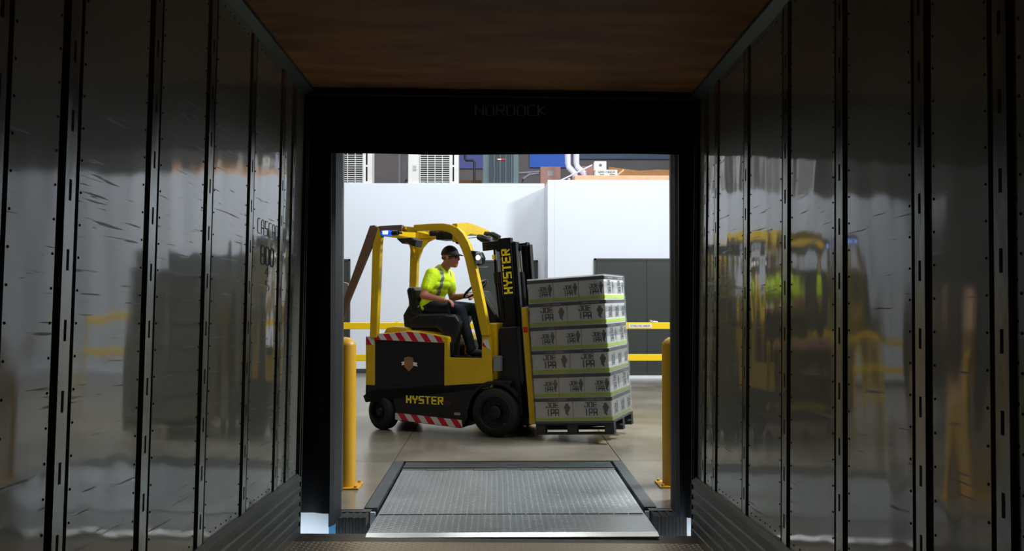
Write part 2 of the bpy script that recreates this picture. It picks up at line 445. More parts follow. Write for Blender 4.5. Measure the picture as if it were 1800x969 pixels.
def letters(mb, text, org, xd, yd, height, width=None, stroke=0.9, thick=0.002, gap=1.6):
    """adds text as thin raised bars; org = lower left, xd/yd unit directions on the surface"""
    org = Vector(org); xd = Vector(xd).normalized(); yd = Vector(yd).normalized(); nz = xd.cross(yd)
    sy = height/6.0; adv = 4 + gap
    sx = (width/(len(text)*adv - gap)) if width else sy
    st = stroke
    for i, ch in enumerate(text):
        for pl in GL.get(ch, []):
            for (a, b), (c, d) in zip(pl[:-1], pl[1:]):
                L = math.hypot(c-a, d-b); ex, ey = (c-a)/L*st/2, (d-b)/L*st/2
                a2, b2, c2, d2 = a-ex, b-ey, c+ex, d+ey
                px, py = -(d-b)/L*st/2, (c-a)/L*st/2
                q = [(a2-px, b2-py), (c2-px, d2-py), (c2+px, d2+py), (a2+px, b2+py)]
                lo = []; hi = []
                for (x, y) in q:
                    x = min(max(x, -st/2), 4+st/2); y = min(max(y, -0.0), 6.0)
                    p = org + xd*((i*adv + x)*sx) + yd*(y*sy)
                    lo.append(mb.bm.verts.new(p)); hi.append(mb.bm.verts.new(p + nz*thick))
                mb._f(hi); mb._f(lo[::-1])
                for k in range(4): mb._f([lo[k], lo[(k+1) % 4], hi[(k+1) % 4], hi[k]])
    return mb

# ------------------------------------------------------------------ the trailer (slopes down to the dock, leans a touch)
M_TR = Matrix.Translation((0, 5.62, -0.014)) @ Matrix.Rotation(math.radians(0.6), 4, 'Y') @ Matrix.Rotation(math.radians(-1.85), 4, 'X')
XL, XR, HC, LEN = 1.275, 1.25, 2.84, 12.0
M_TRR = M_TR @ Matrix.Translation((XR, 0, 0)) @ Matrix.Rotation(math.radians(0.6), 4, 'Y') @ Matrix.Translation((-XR, 0, 0))   # the right wall bows out a little
def tr_struct(name, mb, m=None, mx=None, **kw): return struct(mb.build(name, m, matrix=mx or M_TR, **kw))

tr_struct('floor', MB().use('tfloor').box(-XL-0.05, XR+0.05, -LEN, -0.20, -0.10, 0).use('tplain').box(-XL-0.05, XR+0.05, -0.20, 0, -0.10, 0.0))
tr_struct('ceiling', MB().box(-XL-0.05, XR+0.05, -LEN, 0, HC, HC+0.06), 'ceil')
tr_struct('wall_rear', MB().box(-XL-0.05, XR+0.05, -LEN-0.05, -LEN, -0.1, HC+0.06), 'back')
KZ = 0.38
S_LEFT = [0.310, 0.584, 1.212, 1.854, 2.472, 3.088, 3.47, 4.0, 4.6, 5.2, 5.8, 6.4, 7.0, 8.2, 9.4, 10.6]
S_RIGHT = [0.219, 0.493, 1.126, 1.759, 2.388, 3.019, 3.451, 4.03, 4.6, 5.2, 5.8, 6.4, 7.0, 8.2, 9.4, 10.6]

def side_wall(side, X, posts):
    sg = -1 if side == 'left' else 1
    def bx(mb, a, b, y0, y1, z0, z1):      # a, b: distance of the faces from the wall plane, towards the room positive
        x0, x1 = sg*(X-a), sg*(X-b)
        mb.box(min(x0, x1), max(x0, x1), y0, y1, z0, z1)
    mb = MB(); bx(mb, -0.055, -0.014, -LEN, 0, -0.1, HC+0.06)
    wall = tr_struct('wall_' + side, mb, 'back', M_TR if side == 'left' else M_TRR)
    def child(name, mb, m=None, bevel=0, smooth=False):
        o = mb.build(name, m, wall, bevel, smooth); o.matrix_parent_inverse = Matrix(); return o
    edges = [0.03] + posts + [LEN]
    hw, gp = 0.052, 0.013
    for i in range(len(edges)-1):
        s0 = edges[i] + (0 if i == 0 else hw+gp); s1 = edges[i+1] - (0 if i == len(edges)-2 else hw+gp)
        if s1 - s0 < 0.03: continue
        mb = MB().use('sheet'); bx(mb, -0.014, 0.0, -s1, -s0, KZ, HC-0.03)
        mb.use('slot')
        if s0 < 6.2:
            z = KZ+0.06
            while z < HC-0.1:
                for s in (s0+0.012, s1-0.012): mb.ball((sg*(X-0.0005), -s, z), (0.003, 0.0042, 0.0042), 6, 4)
                z += 0.098
            s = s0+0.05
            while s < s1-0.03:
                for zz in (KZ+0.025, HC-0.075): mb.ball((sg*(X-0.0005), -s, zz), (0.003, 0.0045, 0.0045), 6, 4)
                s += 0.075
        child('wall_panel', mb)
    for s in posts:
        mb = MB().use('post'); prof = [(-0.052, -0.014), (-0.052, -0.008), (-0.038, -0.007), (-0.031, 0.006), (0.031, 0.006), (0.038, -0.007), (0.052, -0.008), (0.052, -0.014)]
        mb.prism([(sg*(X-h), -s+a) for a, h in prof], KZ-0.02, HC-0.03, 'z')
        mb.use('slot')
        if s < 6.2:
            z = KZ+0.07
            while z < HC-0.15:
                bx(mb, 0.005, 0.0068, -s-0.0065, -s+0.0065, z, z+0.062)
                z += 0.205
            z = KZ+0.05
            while z < HC-0.1:
                for e in (-0.045, 0.045): mb.ball((sg*(X+0.007), -s+e, z), (0.004, 0.0045, 0.0045), 6, 4)
                z += 0.1025
        child('wall_post', mb)
    # scuff liner with long ribs
    prof = [(0, 0)]
    z = 0.0
    pts = [(-0.014, 0.0), (0.030, 0.0), (0.030, 0.05)]
    for k in range(5):
        z0 = 0.05 + k*0.062
        pts += [(0.022, z0+0.004), (0.022, z0+0.028), (0.030, z0+0.034), (0.030, z0+0.058)]
    pts += [(0.010, KZ), (-0.014, KZ)]
    mb = MB().prism([(sg*(X-h), zz) for h, zz in pts], -LEN, -0.03, 'y')
    child('scuff_liner', mb, 'scuff')
    mb = MB().prism([(sg*(X+0.014), HC-0.05), (sg*(X-0.006), HC-0.045), (sg*(X-0.058), HC-0.022), (sg*(X-0.058), HC), (sg*(X+0.014), HC)], -LEN, -0.02, 'y')
    child('cove_rail', mb, 'cove')
    # rear corner post of the body
    mb = MB(); bx(mb, -0.055, 0.022, -0.045, 0.0, -0.08, HC); bx(mb, 0.018, 0.030, -0.028, -0.010, 0.0, HC-0.02)
    child('corner_post', mb, 'back', bevel=0.004)
    return wall
wl = side_wall('left', XL, S_LEFT)
wr = side_wall('right', XR, S_RIGHT)
tr_struct('trim_1', MB().box(-XL, XR, -0.06, 0.0, HC-0.04, HC+0.05), 'back')

# writing on the left wall between the last posts
mb = MB(); letters(mb, 'CASCADE', (-XL+0.001, -1.07, 1.795), (0, 1, 0), (0, 0, 1), 0.080, 0.50, 0.45, 0.001, 2.2)
o = mb.build('painted_letters', 'bluetxt', wl); o.matrix_parent_inverse = Matrix()
mb = MB(); letters(mb, '800', (-XL+0.001, -0.99, 1.635), (0, 1, 0), (0, 0, 1), 0.105, 0.26, 0.95, 0.001)
o = mb.build('painted_number', 'bluetxt', wl); o.matrix_parent_inverse = Matrix()
mb = MB(); letters(mb, '4', (-XL+0.001, -0.90, 1.575), (0, 1, 0), (0, 0, 1), 0.055, 0.07, 0.35, 0.001)
letters(mb, '5', (-XL+0.001, -0.88, 1.50), (0, 1, 0), (0, 0, 1), 0.055, 0.07, 0.35, 0.001)
o = mb.build('handwritten_number', 'ink', wl); o.matrix_parent_inverse = Matrix()

# ------------------------------------------------------------------ dock shelter
YW0, YW1 = 6.22, 6.46          # outer and inner face of the dock wall
def drape(name, x0, x1, y, z0, z1, amp, per, m, thick=0.012, tip=0.0, nz=14, parent=None):
    mb = MB(); n = 40; fr = []; bk = []
    for j in range(nz+1):
        rowf = []; rowb = []
        for i in range(n+1):
            t = i/n; x = x0 + (x1-x0)*t; zz = z0 + (z1-z0)*j/nz
            if j == 0: zz += -tip*t if tip else 0.004*math.sin(t*11)
            off = amp*math.sin(2*PI*t*(x1-x0)/per + 0.7*math.sin(zz*2.1)) * (1-0.35*j/nz)
            rowf.append(mb.bm.verts.new((x, y+off, zz))); rowb.append(mb.bm.verts.new((x, y+off+thick, zz)))
        fr.append(rowf); bk.append(rowb)
    for j in range(nz):
        for i in range(n):
            mb._f([fr[j][i], fr[j][i+1], fr[j+1][i+1], fr[j+1][i]]); mb._f([bk[j][i+1], bk[j][i], bk[j+1][i], bk[j+1][i+1]])
        mb._f([fr[j][0], fr[j+1][0], bk[j+1][0], bk[j][0]]); mb._f([fr[j][n], bk[j][n], bk[j+1][n], fr[j+1][n]])
    for i in range(n):
        mb._f([fr[0][i], bk[0][i], bk[0][i+1], fr[0][i+1]]); mb._f([fr[nz][i], fr[nz][i+1], bk[nz][i+1], bk[nz][i]])
    return mb.build(name, m, parent, smooth=True)
sh_blockers = [(-1.74, -1.345, 5.52, 5.70, 0.06, 3.25), (1.325, 1.74, 5.52, 5.70, 0.02, 3.25), (-1.74, 1.74, 5.52, 5.70, 2.94, 3.26)]
sh = empty('dock_shelter', (0, YW0, 0))
sh['label'] = 'black vinyl dock shelter with head curtain and side curtains closing the gap round the trailer'
sh['category'] = 'dock shelter'
def keep(o, p):
    o.parent = p; o.matrix_parent_inverse = p.matrix_basis.inverted(); return o
hc = keep(drape('head_curtain', -1.62, 1.62, 5.80, 2.435, 3.10, 0.006, 0.9, 'pad'), sh)
mb = MB(); letters(mb, 'NORDOCK', (-0.150, 5.790, 2.687), (1, 0, 0), (0, 0, 1), 0.072, 0.462, 0.95, 0.002)
nl = keep(mb.build('curtain_lettering', 'padtext'), hc); nl.matrix_parent_inverse = Matrix.Translation((0, 0, 0)) @ sh.matrix_basis.inverted()
nl.parent = hc; nl.matrix_parent_inverse = Matrix()
nl['label'] = 'grey block letters'
keep(drape('side_curtain', -1.66, -1.105, 5.84, 0.075, 2.60, 0.012, 0.30, 'pad', tip=0.0), sh)
keep(drape('side_curtain', 1.205, 1.66, 5.86, 0.02, 2.60, 0.018, 0.16, 'pad'), sh)
# turned edges of the curtains that catch the light
mb = MB().prism([(-1.115, 5.84), (-1.087, 5.90), (-1.080, 6.12), (-1.100, 6.12), (-1.108, 5.92)], -0.02, 2.60, 'z')
keep(mb.build('curtain_edge_stay', 'pad'), sh)
mb = MB().prism([(1.205, 5.87), (1.188, 5.92), (1.196, 5.97), (1.184, 6.03), (1.192, 6.12), (1.212, 6.12)], 0.04, 2.62, 'z')
keep(mb.build('curtain_edge_stay', 'pad'), sh)
for d_ in sh_blockers: keep(MB().box(*d_).build('daylight_blocker', 'pad', bevel=0.02), sh)  # pads added to keep daylight from leaking in round the trailer
mb = MB()
mb.box(-1.75, -1.60, 5.70, YW0, 0.05, 3.25); keep(mb.build('side_frame', 'pad', bevel=0.02), sh)
mb = MB(); mb.box(1.60, 1.75, 5.70, YW0, 0.05, 3.25); keep(mb.build('side_frame', 'pad', bevel=0.02), sh)
mb = MB(); mb.box(-1.75, 1.75, 5.20, YW0, 3.05, 3.25); keep(mb.build('head_frame', 'pad', bevel=0.02), sh)

# ------------------------------------------------------------------ building shell
# dock wall with its opening
mb = MB().use('grey_wall')
mb.box(-10, -1.22, YW0, YW1, -1.35, 9); mb.box(1.40, 12, YW0, YW1, -1.35, 9); mb.box(-1.22, 1.40, YW0, YW1, 2.62, 9)
struct(mb.build('wall_front'))
mb = MB().use('dock').box(-2.2, -0.86, YW0-0.02, YW0-0.001, -1.35, -0.012).box(1.03, 2.2, YW0-0.02, YW0-0.001, -1.35, -0.012)
struct(mb.build('trim_2'))
# left door track / jamb steel
struct(MB().box(-1.215, -1.140, 6.47, 6.53, 0.07, 3.2).box(-1.215, -1.19, 6.40, 6.47, 0.02, 2.62).build('trim_3', 'hinge', bevel=0.004))
struct(MB().box(1.33, 1.40, 6.47, 6.53, 0.07, 3.2).build('trim_4', 'hinge', bevel=0.004))
# concrete slabs with open joints, pit left free
mb = MB().use('concrete'); J = 0.004
PX0, PX1, PY1 = -0.945, 1.115, 8.03
xs = [-10, PX0, PX1, 12]; ys = [YW0+0.02, PY1+0.01, 12.4, 16.9, 25]
for i in range(3):
    for j in range(4):
        if i == 1 and j == 0: continue
        mb.box(xs[i]+J, xs[i+1]-J, ys[j]+J, ys[j+1]-J, -0.15, 0)
mb.use('joint').box(-10, PX0-0.001, YW0+0.02, 25, -0.2, -0.006).box(PX1+0.001, 12, YW0+0.02, 25, -0.2, -0.006).box(PX0, PX1, PY1+0.01, 25, -0.2, -0.006)
struct(mb.build('floor'))
struct(MB().box(-0.95, 1.12, YW0, 8.03, -0.62, -0.58).box(-0.95, 1.12, 8.03, 8.06, -0.62, -0.15).build('floor', 'joint'))
struct(MB().box(-30, 30, -20, YW0-0.02, -1.45, -1.35).build('ground', 'ext'))
# far walls and roof of the warehouse
struct(MB().box(-10.2, -10, YW1, 25, 0, 9).build('wall_left', 'grey_wall'))
struct(MB().box(12, 12.2, YW1, 25, 0, 9).build('wall_right', 'grey_wall'))
struct(MB().box(-10, 12, 22.5, 22.7, 0, 9).build('wall_back', 'grey_wall'))
struct(MB().box(-10.2, 12.2, YW0, 25, 9, 9.1).build('ceiling', 'roofdeck'))
# white partition rooms: the left one stands a metre further back
struct(MB().box(-5.4, 0.90, 17.15, 17.27, 0.0, 3.69).build('wall_back', 'white', bevel=0.004))
struct(MB().box(-5.4, -5.28, 17.27, 22.5, 0.0, 3.69).build('wall_left', 'white'))
struct(MB().box(0.90, 1.02, 16.05, 22.5, 0.0, 3.615).box(1.02, 12, 16.05, 16.17, 0.0, 3.615).build('wall_back', 'white', bevel=0.006))
struct(MB().box(-5.28, 0.90, 17.27, 22.5, 3.60, 3.655).box(1.02, 12, 16.17, 22.5, 3.52, 3.59).build('ceiling', 'roofdeck'))
struct(MB().box(-5.4, 0.90, 17.135, 17.15, 0, 0.085).build('baseboard_left', 'base_dark'))
struct(MB().box(0.90, 12, 16.00, 16.05, 0, 0.05).build('baseboard_right', 'white'))

def double_door(n, x0, x1, y, h, leaves=2, lab=True):
    fr = struct(MB().box(x0, x0+0.035, y-0.035, y, 0, h).box(x1-0.035, x1, y-0.035, y, 0, h).box(x0, x1, y-0.035, y, h-0.035, h).build('door_%d' % n, 'doorframe'))
    w = (x1-x0-0.07)/leaves
    for k in range(leaves):
        a = x0+0.035+k*w
        lf = MB().box(a+0.003, a+w-0.003, y-0.025, y-0.001, 0.055, h-0.038).build('door_leaf', 'door', fr, bevel=0.002)
    if lab:
        hx = x0+0.035+w
        MB().tube([(hx+0.06, y-0.02, 1.035), (hx+0.06, y-0.075, 1.035), (hx+0.19, y-0.08, 1.02)], 0.016, 10).lathe([(0, 0), (0.03, 0), (0.03, 0.012), (0, 0.012)], (hx+0.06, y-0.025, 1.035), (0, -1, 0), 16).build('door_handle', 'chrome', fr, smooth=True)
    return fr
double_door(1, 1.745, 3.66, 16.045, 2.18)
double_door(2, -4.74, -2.87, 17.145, 2.21)
double_door(3, -0.41, 0.77, 17.145, 2.19, 1, False)

# ------------------------------------------------------------------ dock leveler and bumpers
lv = empty('dock_leveler', (0.085, 7.0, 0)); tag(lv, 'steel tread plate dock leveler bridging the pit with its lip on the trailer floor', 'dock leveler')
def lk(o): o.parent = lv; o.matrix_parent_inverse = lv.matrix_basis.inverted(); return o
LC = 0.09; HW = 0.915
lk(MB().box(LC-HW, LC+HW, 6.085, 7.62, -0.014, 0.0).box(LC-HW, LC+HW, 6.09, 7.6, -0.10, -0.014).build('platform', 'plate'))
mb = MB().prism([(6.08, 0.0), (6.08, -0.02), (5.53, -0.012), (5.53, -0.006), (5.585, 0.008), (6.0, 0.004)], LC-HW, LC+HW, 'x')
lip = lk(mb.build('lip', 'plate'))
mb = MB().prism([(5.588, 0.0095), (5.588, 0.006), (5.528, -0.010), (5.528, -0.004)], LC-HW-0.001, LC+HW+0.001, 'x')
le = mb.build('lip_edge', 'lipedge', lip); le.matrix_parent_inverse = Matrix()
mb = MB()
for k in range(18):
    x = LC-HW+0.01 + k*(2*HW-0.02)/18
    mb.tube([(x+0.003, 6.083, -0.004), (x+0.096, 6.083, -0.004)], 0.010, 10)
lk(mb.build('lip_hinge', 'hinge', smooth=True))
mb = MB()
for k in range(9):
    x = LC-HW + k*2*HW/9
    if k % 2: mb.box(x+0.004, x+2*HW/9-0.004, 7.60, 7.655, -0.004, 0.005)
    else: mb.box(x+0.004, x+2*HW/9-0.004, 7.622, 7.675, -0.008, 0.002)
lk(mb.build('rear_hinge', 'lipedge'))
lk(MB().box(LC-HW-0.01, LC+HW+0.01, 7.68, 8.02, -0.08, -0.006).box(LC-HW-0.01, LC+HW+0.01, 7.74, 7.76, -0.006, 0.001).build('rear_frame', 'hinge', bevel=0.003))
for sx in (-1, 1):
    xa = LC + sx*(HW+0.028); xb = LC + sx*(HW+0.118)
    lk(MB().box(min(xa, xb), max(xa, xb), 6.275, 8.02, -0.12, 0.003).build('curb_angle', 'curb', bevel=0.004))
    lk(MB().box(min(xa, xb), max(xa, xb), 6.28, 8.0, -0.55, -0.13).build('pit_wall', 'base_dark'))

def bumper(x0, x1, lab):
    t = empty('dock_bumper', ((x0+x1)/2, YW0-0.02, -0.2)); tag(t, lab, 'dock bumper')
    inv = t.matrix_basis.inverted()
    mb = MB()
    n = 9
    for k in range(n):
        a = x0 + (x1-x0)*k/n
        mb.box(a+0.001, a+(x1-x0)/n-0.001, YW0-0.175, YW0-0.022, -0.33, -0.008-0.004*(k % 2))
    o = mb.build('rubber_block', 'bumper', t); o.matrix_parent_inverse = inv
    o = MB().box(x0-0.008, x1+0.008, YW0-0.030, YW0+0.05, -0.36, -0.004).build('mounting_plate', 'curb', t, bevel=0.003); o.matrix_parent_inverse = inv
    o = MB().tube([(x0-0.012, YW0-0.10, -0.10), (x1+0.012, YW0-0.10, -0.10)], 0.012, 10).build('tie_rod', 'hinge', t, smooth=True); o.matrix_parent_inverse = inv
bumper(-1.105, -0.90, 'black laminated rubber bumper left of the leveler lip')
bumper(1.065, 1.29, 'black laminated rubber bumper right of the leveler lip')
tag(box1('blue_strip', 'bluestrip', (-1.175, -1.125, YW0-0.05, YW0-0.022, -0.6, -0.012)), 'blue strip beside the left dock bumper', 'steel strip')  # plain strip, one even blue all over

def bollard(x, y, lab):
    t = empty('bollard', (x, y, 0)); tag(t, lab, 'bollard', 'yellow bollards either side of the leveler')
    r = 0.084
    MB().lathe([(r, 0.012), (r, 1.11), (r*0.96, 1.125), (r*0.72, 1.15), (r*0.4, 1.168), (0, 1.175)], (0, 0, 0), (0, 0, 1), 36).build('post', 'yellow_boll', t, smooth=True)
    MB().box(-0.125, 0.125, -0.125, 0.125, 0, 0.013).build('base_plate', 'yellow_boll', t, bevel=0.002)
    for ax in (-0.1, 0.1):
        for ay in (-0.1, 0.1):
            MB().lathe([(0, 0.03), (0.013, 0.03), (0.013, 0.012)], (ax, ay, 0), (0, 0, 1), 6).build('anchor_bolt', 'yellow_boll', t)
bollard(-1.205, 6.98, 'yellow steel bollard at the left jamb of the dock door')
bollard(1.385, 7.0, 'yellow steel bollard at the right jamb of the dock door')

# ------------------------------------------------------------------ yellow guard rail along the back
gr = empty('guard_rail', (0, 13.9, 0)); tag(gr, 'bright yellow two-bar safety rail running behind the forklift', 'guard rail')
def gk(o): o.parent = gr; o.matrix_parent_inverse = gr.matrix_basis.inverted(); return o
for z in (1.025, 0.525):
    gk(MB().box(-3.9, 4.2, 13.888, 13.925, z-0.052, z+0.052).build('rail', 'yellow_rail', bevel=0.008))
for x in (-3.3, -1.33, 0.45, 2.98, 4.1):
    gk(MB().box(x-0.04, x+0.04, 13.93, 14.01, 0, 1.10).box(x-0.09, x+0.09, 13.88, 14.06, 0, 0.012).build('post', 'yellow_rail', bevel=0.004))
gk(MB().box(-1.62, -1.57, 13.90, 13.92, 1.077, 1.095).build('bracket', 'yellow_rail'))
sg = MB().box(2.05, 2.42, 13.880, 13.886, 0.992, 1.052).build('tag_plate', 'tagwhite'); gk(sg)
mb = MB(); letters(mb, 'STAGING', (2.085, 13.8795, 1.008), (1, 0, 0), (0, 0, 1), 0.030, 0.175, 0.9, 0.001)
o = mb.build('tag_lettering', 'ink', sg); o.matrix_parent_inverse = Matrix()
mb = MB(); letters(mb, 'AREA', (2.285, 13.8795, 1.008), (1, 0, 0), (0, 0, 1), 0.030, 0.10, 0.9, 0.001)
o = mb.build('tag_lettering', 'ink', sg); o.matrix_parent_inverse = Matrix()

# ------------------------------------------------------------------ forklift (u forward, v away from the camera, w up)
TH = math.radians(21.9)
M_FL = Matrix.Translation((-0.047, 9.341, 0)) @ Matrix.Rotation(-TH, 4, 'Z')
fl = empty('forklift', matrix=M_FL)
tag(fl, 'yellow and black electric counterbalance forklift carrying a wrapped pallet of cartons', 'forklift')
V0, V1 = 0.03, 0.97
def arc(cx, cz, r, a0, a1, n):
    return [(cx + r*math.cos(math.radians(a0+(a1-a0)*i/n)), cz + r*math.sin(math.radians(a0+(a1-a0)*i/n))) for i in range(n+1)]
# chassis with wheel arches; the middle block stays narrower over the wheels
prof = [(-1.565, 0.50), (-1.57, 0.33)] + arc(-1.41, 0.20, 0.245, 150, 40, 8)[1:] + [(-1.19, 0.24), (-1.187, 0.125), (-0.39, 0.075)] + arc(0.0, 0.262, 0.315, 190, 60, 12) + [(0.20, 0.60), (-0.02, 0.60), (-0.06, 0.53), (-0.32, 0.49)]
MB().prism(prof, V0-0.005, V1+0.005, 'y').build('chassis', 'blk', fl, bevel=0.006)
MB().box(-1.2, -0.33, 0.15, 0.85, 0.09, 0.5).box(-1.55, -1.2, 0.26, 0.74, 0.15, 0.5).box(-0.4, 0.22, 0.24, 0.76, 0.12, 0.6).build('drive_unit', 'blk', fl, bevel=0.01)
MB().prism([(-1.57, 0.48), (-1.572, 0.98), (-1.565, 1.03), (-1.545, 1.045), (-1.455, 1.02), (-1.455, 0.48)], V0, V1, 'y').build('counterweight', 'yel', fl, bevel=0.012)
MB().box(-1.458, -0.580, V0+0.012, V1-0.012, 0.485, 1.0).build('battery_cover', 'blk', fl, bevel=0.008)
hood = MB().prism([(-1.452, 1.005), (-1.452, 1.075), (-1.30, 1.082), (-1.14, 1.10), (-1.06, 1.112), (-0.86, 1.098), (-0.70, 1.075), (-0.56, 1.056), (-0.545, 1.04), (-0.545, 0.985)], V0, V1, 'y').build('hood', 'yel', fl, bevel=0.012)
MB().prism([(-1.44, 1.07), (-1.40, 1.135), (-1.30, 1.150), (-1.16, 1.145), (-1.08, 1.10)], 0.2, 0.8, 'y').build('hood_bulge', 'yel', hood, bevel=0.012).matrix_parent_inverse = Matrix()
body = MB().prism([(-0.592, 0.99), (-0.548, 0.99), (-0.538, 0.83), (-0.151, 0.83), (-0.150, 1.08), (-0.052, 1.08), (-0.036, 0.83), (-0.030, 0.59), (-0.038, 0.525), (-0.316, 0.488), (-0.592, 0.482)], V0-0.004, V0+0.05, 'y')
body.prism([(-0.592, 0.99), (-0.548, 0.99), (-0.538, 0.83), (-0.151, 0.83), (-0.150, 1.08), (-0.052, 1.08), (-0.036, 0.83), (-0.030, 0.59), (-0.038, 0.525), (-0.316, 0.488), (-0.592, 0.482)], V1-0.05, V1+0.004, 'y')
body.box(-0.59, -0.04, V0+0.05, V1-0.05, 0.50, 0.80)
body = body.build('side_body', 'yel', fl, bevel=0.006)
MB().box(-0.55, -0.12, V0+0.04, V1-0.04, 0.80, 0.832).box(-0.60, -0.55, 0.1, 0.9, 0.8, 1.0).build('floor_plate', 'blk', fl)
MB().box(-0.57, -0.50, 0.47, 0.55, 0.832, 0.95).build('pedal_box', 'yel', fl, bevel=0.008)
mb = MB().box(-0.145, 0.0, V0+0.05, V1-0.05, 0.60, 1.205); cw = mb.build('cowl', 'yel', fl, bevel=0.012)
MB().box(-0.02, 0.06, 0.03, 0.10, 0.70, 0.86).build('cowl_latch', 'grey', cw, bevel=0.004).matrix_parent_inverse = Matrix()
# tape, emblem, lettering
MB().prism([(-1.452, 1.008), (-1.452, 1.070), (-1.30, 1.076), (-1.14, 1.094), (-1.06, 1.104), (-0.86, 1.090), (-0.70, 1.066), (-0.64, 1.052), (-0.60, 0.990)], V0-0.0025, V0-0.0005, 'y').build('hazard_tape', 'tape', fl)
MB().prism([(-1.188, 0.130), (-1.188, 0.205), (-0.385, 0.165), (-0.372, 0.080)], V0-0.0085, V0-0.0055, 'y').build('hazard_tape', 'tape', fl)
MB().box(-1.565, -1.462, V0-0.003, V0-0.0005, 0.95, 1.04).build('hazard_tape', 'tape', fl)
MB().prism([(-0.145, 0.97), (-0.125, 1.035), (-0.075, 1.03), (-0.055, 0.96), (-0.05, 0.925)], V0-0.007, V0-0.0042, 'y').build('hazard_tape', 'tape', fl)
MB().box(-1.5735, -1.571, 0.06, 0.12, 0.52, 0.98).build('hazard_tape', 'redtxt', fl)
mb = MB(); letters(mb, 'HYSTER', (-1.045, V0-0.0055, 0.318), (1, 0, 0), (0, 0, 1), 0.084, 0.435, 1.45, 0.002, 2.4)
MBt = mb.build('lettering', 'hyster', fl); tag(MBt, 'yellow block letters')
mb = MB(); letters(mb, 'XN', (-0.585, V0-0.0055, 0.318), (1, 0, 0), (0, 0, 1), 0.05, 0.07, 0.8, 0.002)
mb.build('model_lettering', 'redtxt', fl)
MB().box(-0.47, -0.40, V0-0.008, V0-0.0055, 0.215, 0.242).build('warning_label', 'ltgrey', fl)
em = MB()
em.use('rim').lathe([(0, 0), (0.12, 0), (0.12, 0.001), (0, 0.001)], (-1.03, V0+0.0118, 0.745), (0, -1, 0), 32)
em.use('kraftd').prism([(-1.085, 0.815), (-1.03, 0.828), (-0.975, 0.815), (-0.975, 0.715), (-1.03, 0.665), (-1.085, 0.715)], V0+0.0085, V0+0.0105, 'y')
em.use('tagwhite').prism([(-1.125, 0.765), (-1.085, 0.775), (-1.085, 0.738), (-1.12, 0.728), (-1.11, 0.747)], V0+0.0075, V0+0.0095, 'y')
em.prism([(-0.975, 0.770), (-0.925, 0.762), (-0.93, 0.742), (-0.92, 0.722), (-0.975, 0.732)], V0+0.0075, V0+0.0095, 'y')
em.build('emblem', None, fl)

# wheels
def wheel(name, c, r, w, face, steer=0.0):
    """c: centre of the outer face; face -1 = outer side towards the camera"""
    p = empty(name); p.parent = fl; p.location = c; p.rotation_euler = (0, 0, steer)
    s = face
    tire = [(r*0.62, 0.0), (r*0.66, 0.012), (r*0.90, 0.004), (r*0.97, -0.010), (r, -0.03), (r, -w+0.03), (r*0.97, -w+0.01), (r*0.6, -w)]
    MB().lathe(tire, (0, 0, 0), (0, s, 0), 48).build('tyre', 'tyre', p, smooth=True)
    rim = [(r*0.62, 0.006), (r*0.58, 0.008), (r*0.54, -0.035), (r*0.30, -0.045), (r*0.26, -0.01), (r*0.20, 0.0), (0, 0.0)]
    MB().lathe(rim, (0, 0, 0), (0, s, 0), 40).build('rim', 'rim', p, smooth=True)
    for k in range(6):
        a = k*PI/3
        MB().lathe([(0.009, -0.05), (0.009, -0.028), (0, -0.028)], (r*0.42*math.cos(a), 0, r*0.42*math.sin(a)), (0, s, 0), 6).build('wheel_nut', 'rim', p)
wheel('wheel', (0.0, 0.012, 0.262), 0.262, 0.19, -1)
wheel('wheel', (0.0, 0.988, 0.262), 0.262, 0.19, 1)
wheel('wheel', (-1.418, 0.06, 0.20), 0.20, 0.15, -1, math.radians(-24))
wheel('wheel', (-1.418, 0.94, 0.20), 0.20, 0.15, 1, math.radians(-24))
MB().prism(arc(0.0, 0.262, 0.335, 175, 35, 12) + arc(0.0, 0.262, 0.300, 35, 175, 12), 0.015, 0.235, 'y').build('fender', 'blk', fl, bevel=0.004)
MB().prism(arc(0.0, 0.262, 0.335, 175, 35, 12) + arc(0.0, 0.262, 0.300, 35, 175, 12), 0.765, 0.985, 'y').build('fender', 'blk', fl, bevel=0.004)

# overhead guard
PIL = [(-0.961, 2.282), (-0.75, 2.290), (-0.60, 2.288), (-0.52, 2.275), (-0.43, 2.235), (-0.365, 2.175), (-0.30, 2.07), (-0.255, 1.96), (-0.185, 1.68), (-0.118, 1.39), (-0.053, 1.078), (-0.150, 1.076), (-0.178, 1.20), (-0.235, 1.45), (-0.30, 1.72), (-0.345, 1.90), (-0.385, 2.00), (-0.44, 2.10), (-0.51, 2.175), (-0.60, 2.208), (-0.75, 2.213), (-0.961, 2.213)]
MB().prism(PIL, V0-0.02, V0+0.055, 'y').build('guard_pillar', 'yel', fl, bevel=0.008)
MB().prism([(a+(0.06 if a > -0.9 else 0), b) for a, b in PIL], V1-0.055, V1+0.02, 'y').build('guard_pillar', 'yel', fl, bevel=0.008)
REAR = [(-1.472, 2.255), (-1.455, 2.272), (-1.40, 2.278), (-1.34, 2.278), (-1.34, 2.20), (-1.362, 2.17), (-1.374, 2.10), (-1.420, 1.03), (-1.508, 1.03)]
MB().prism(REAR, V0-0.02, V0+0.05, 'y').build('guard_rear_post', 'yel', fl, bevel=0.008)
MB().prism(REAR, V1-0.05, V1+0.02, 'y').build('guard_rear_post', 'yel', fl, bevel=0.008)
MB().prism([(-1.40, 2.2785), (-1.36, 2.281), (-1.105, 2.285), (-1.105, 2.215), (-1.30, 2.205), (-1.335, 2.185), (-1.36, 2.15)], V0-0.022, V0+0.03, 'y').build('guard_rail_near', 'brown', fl, bevel=0.004).name = 'guard_side_rail'
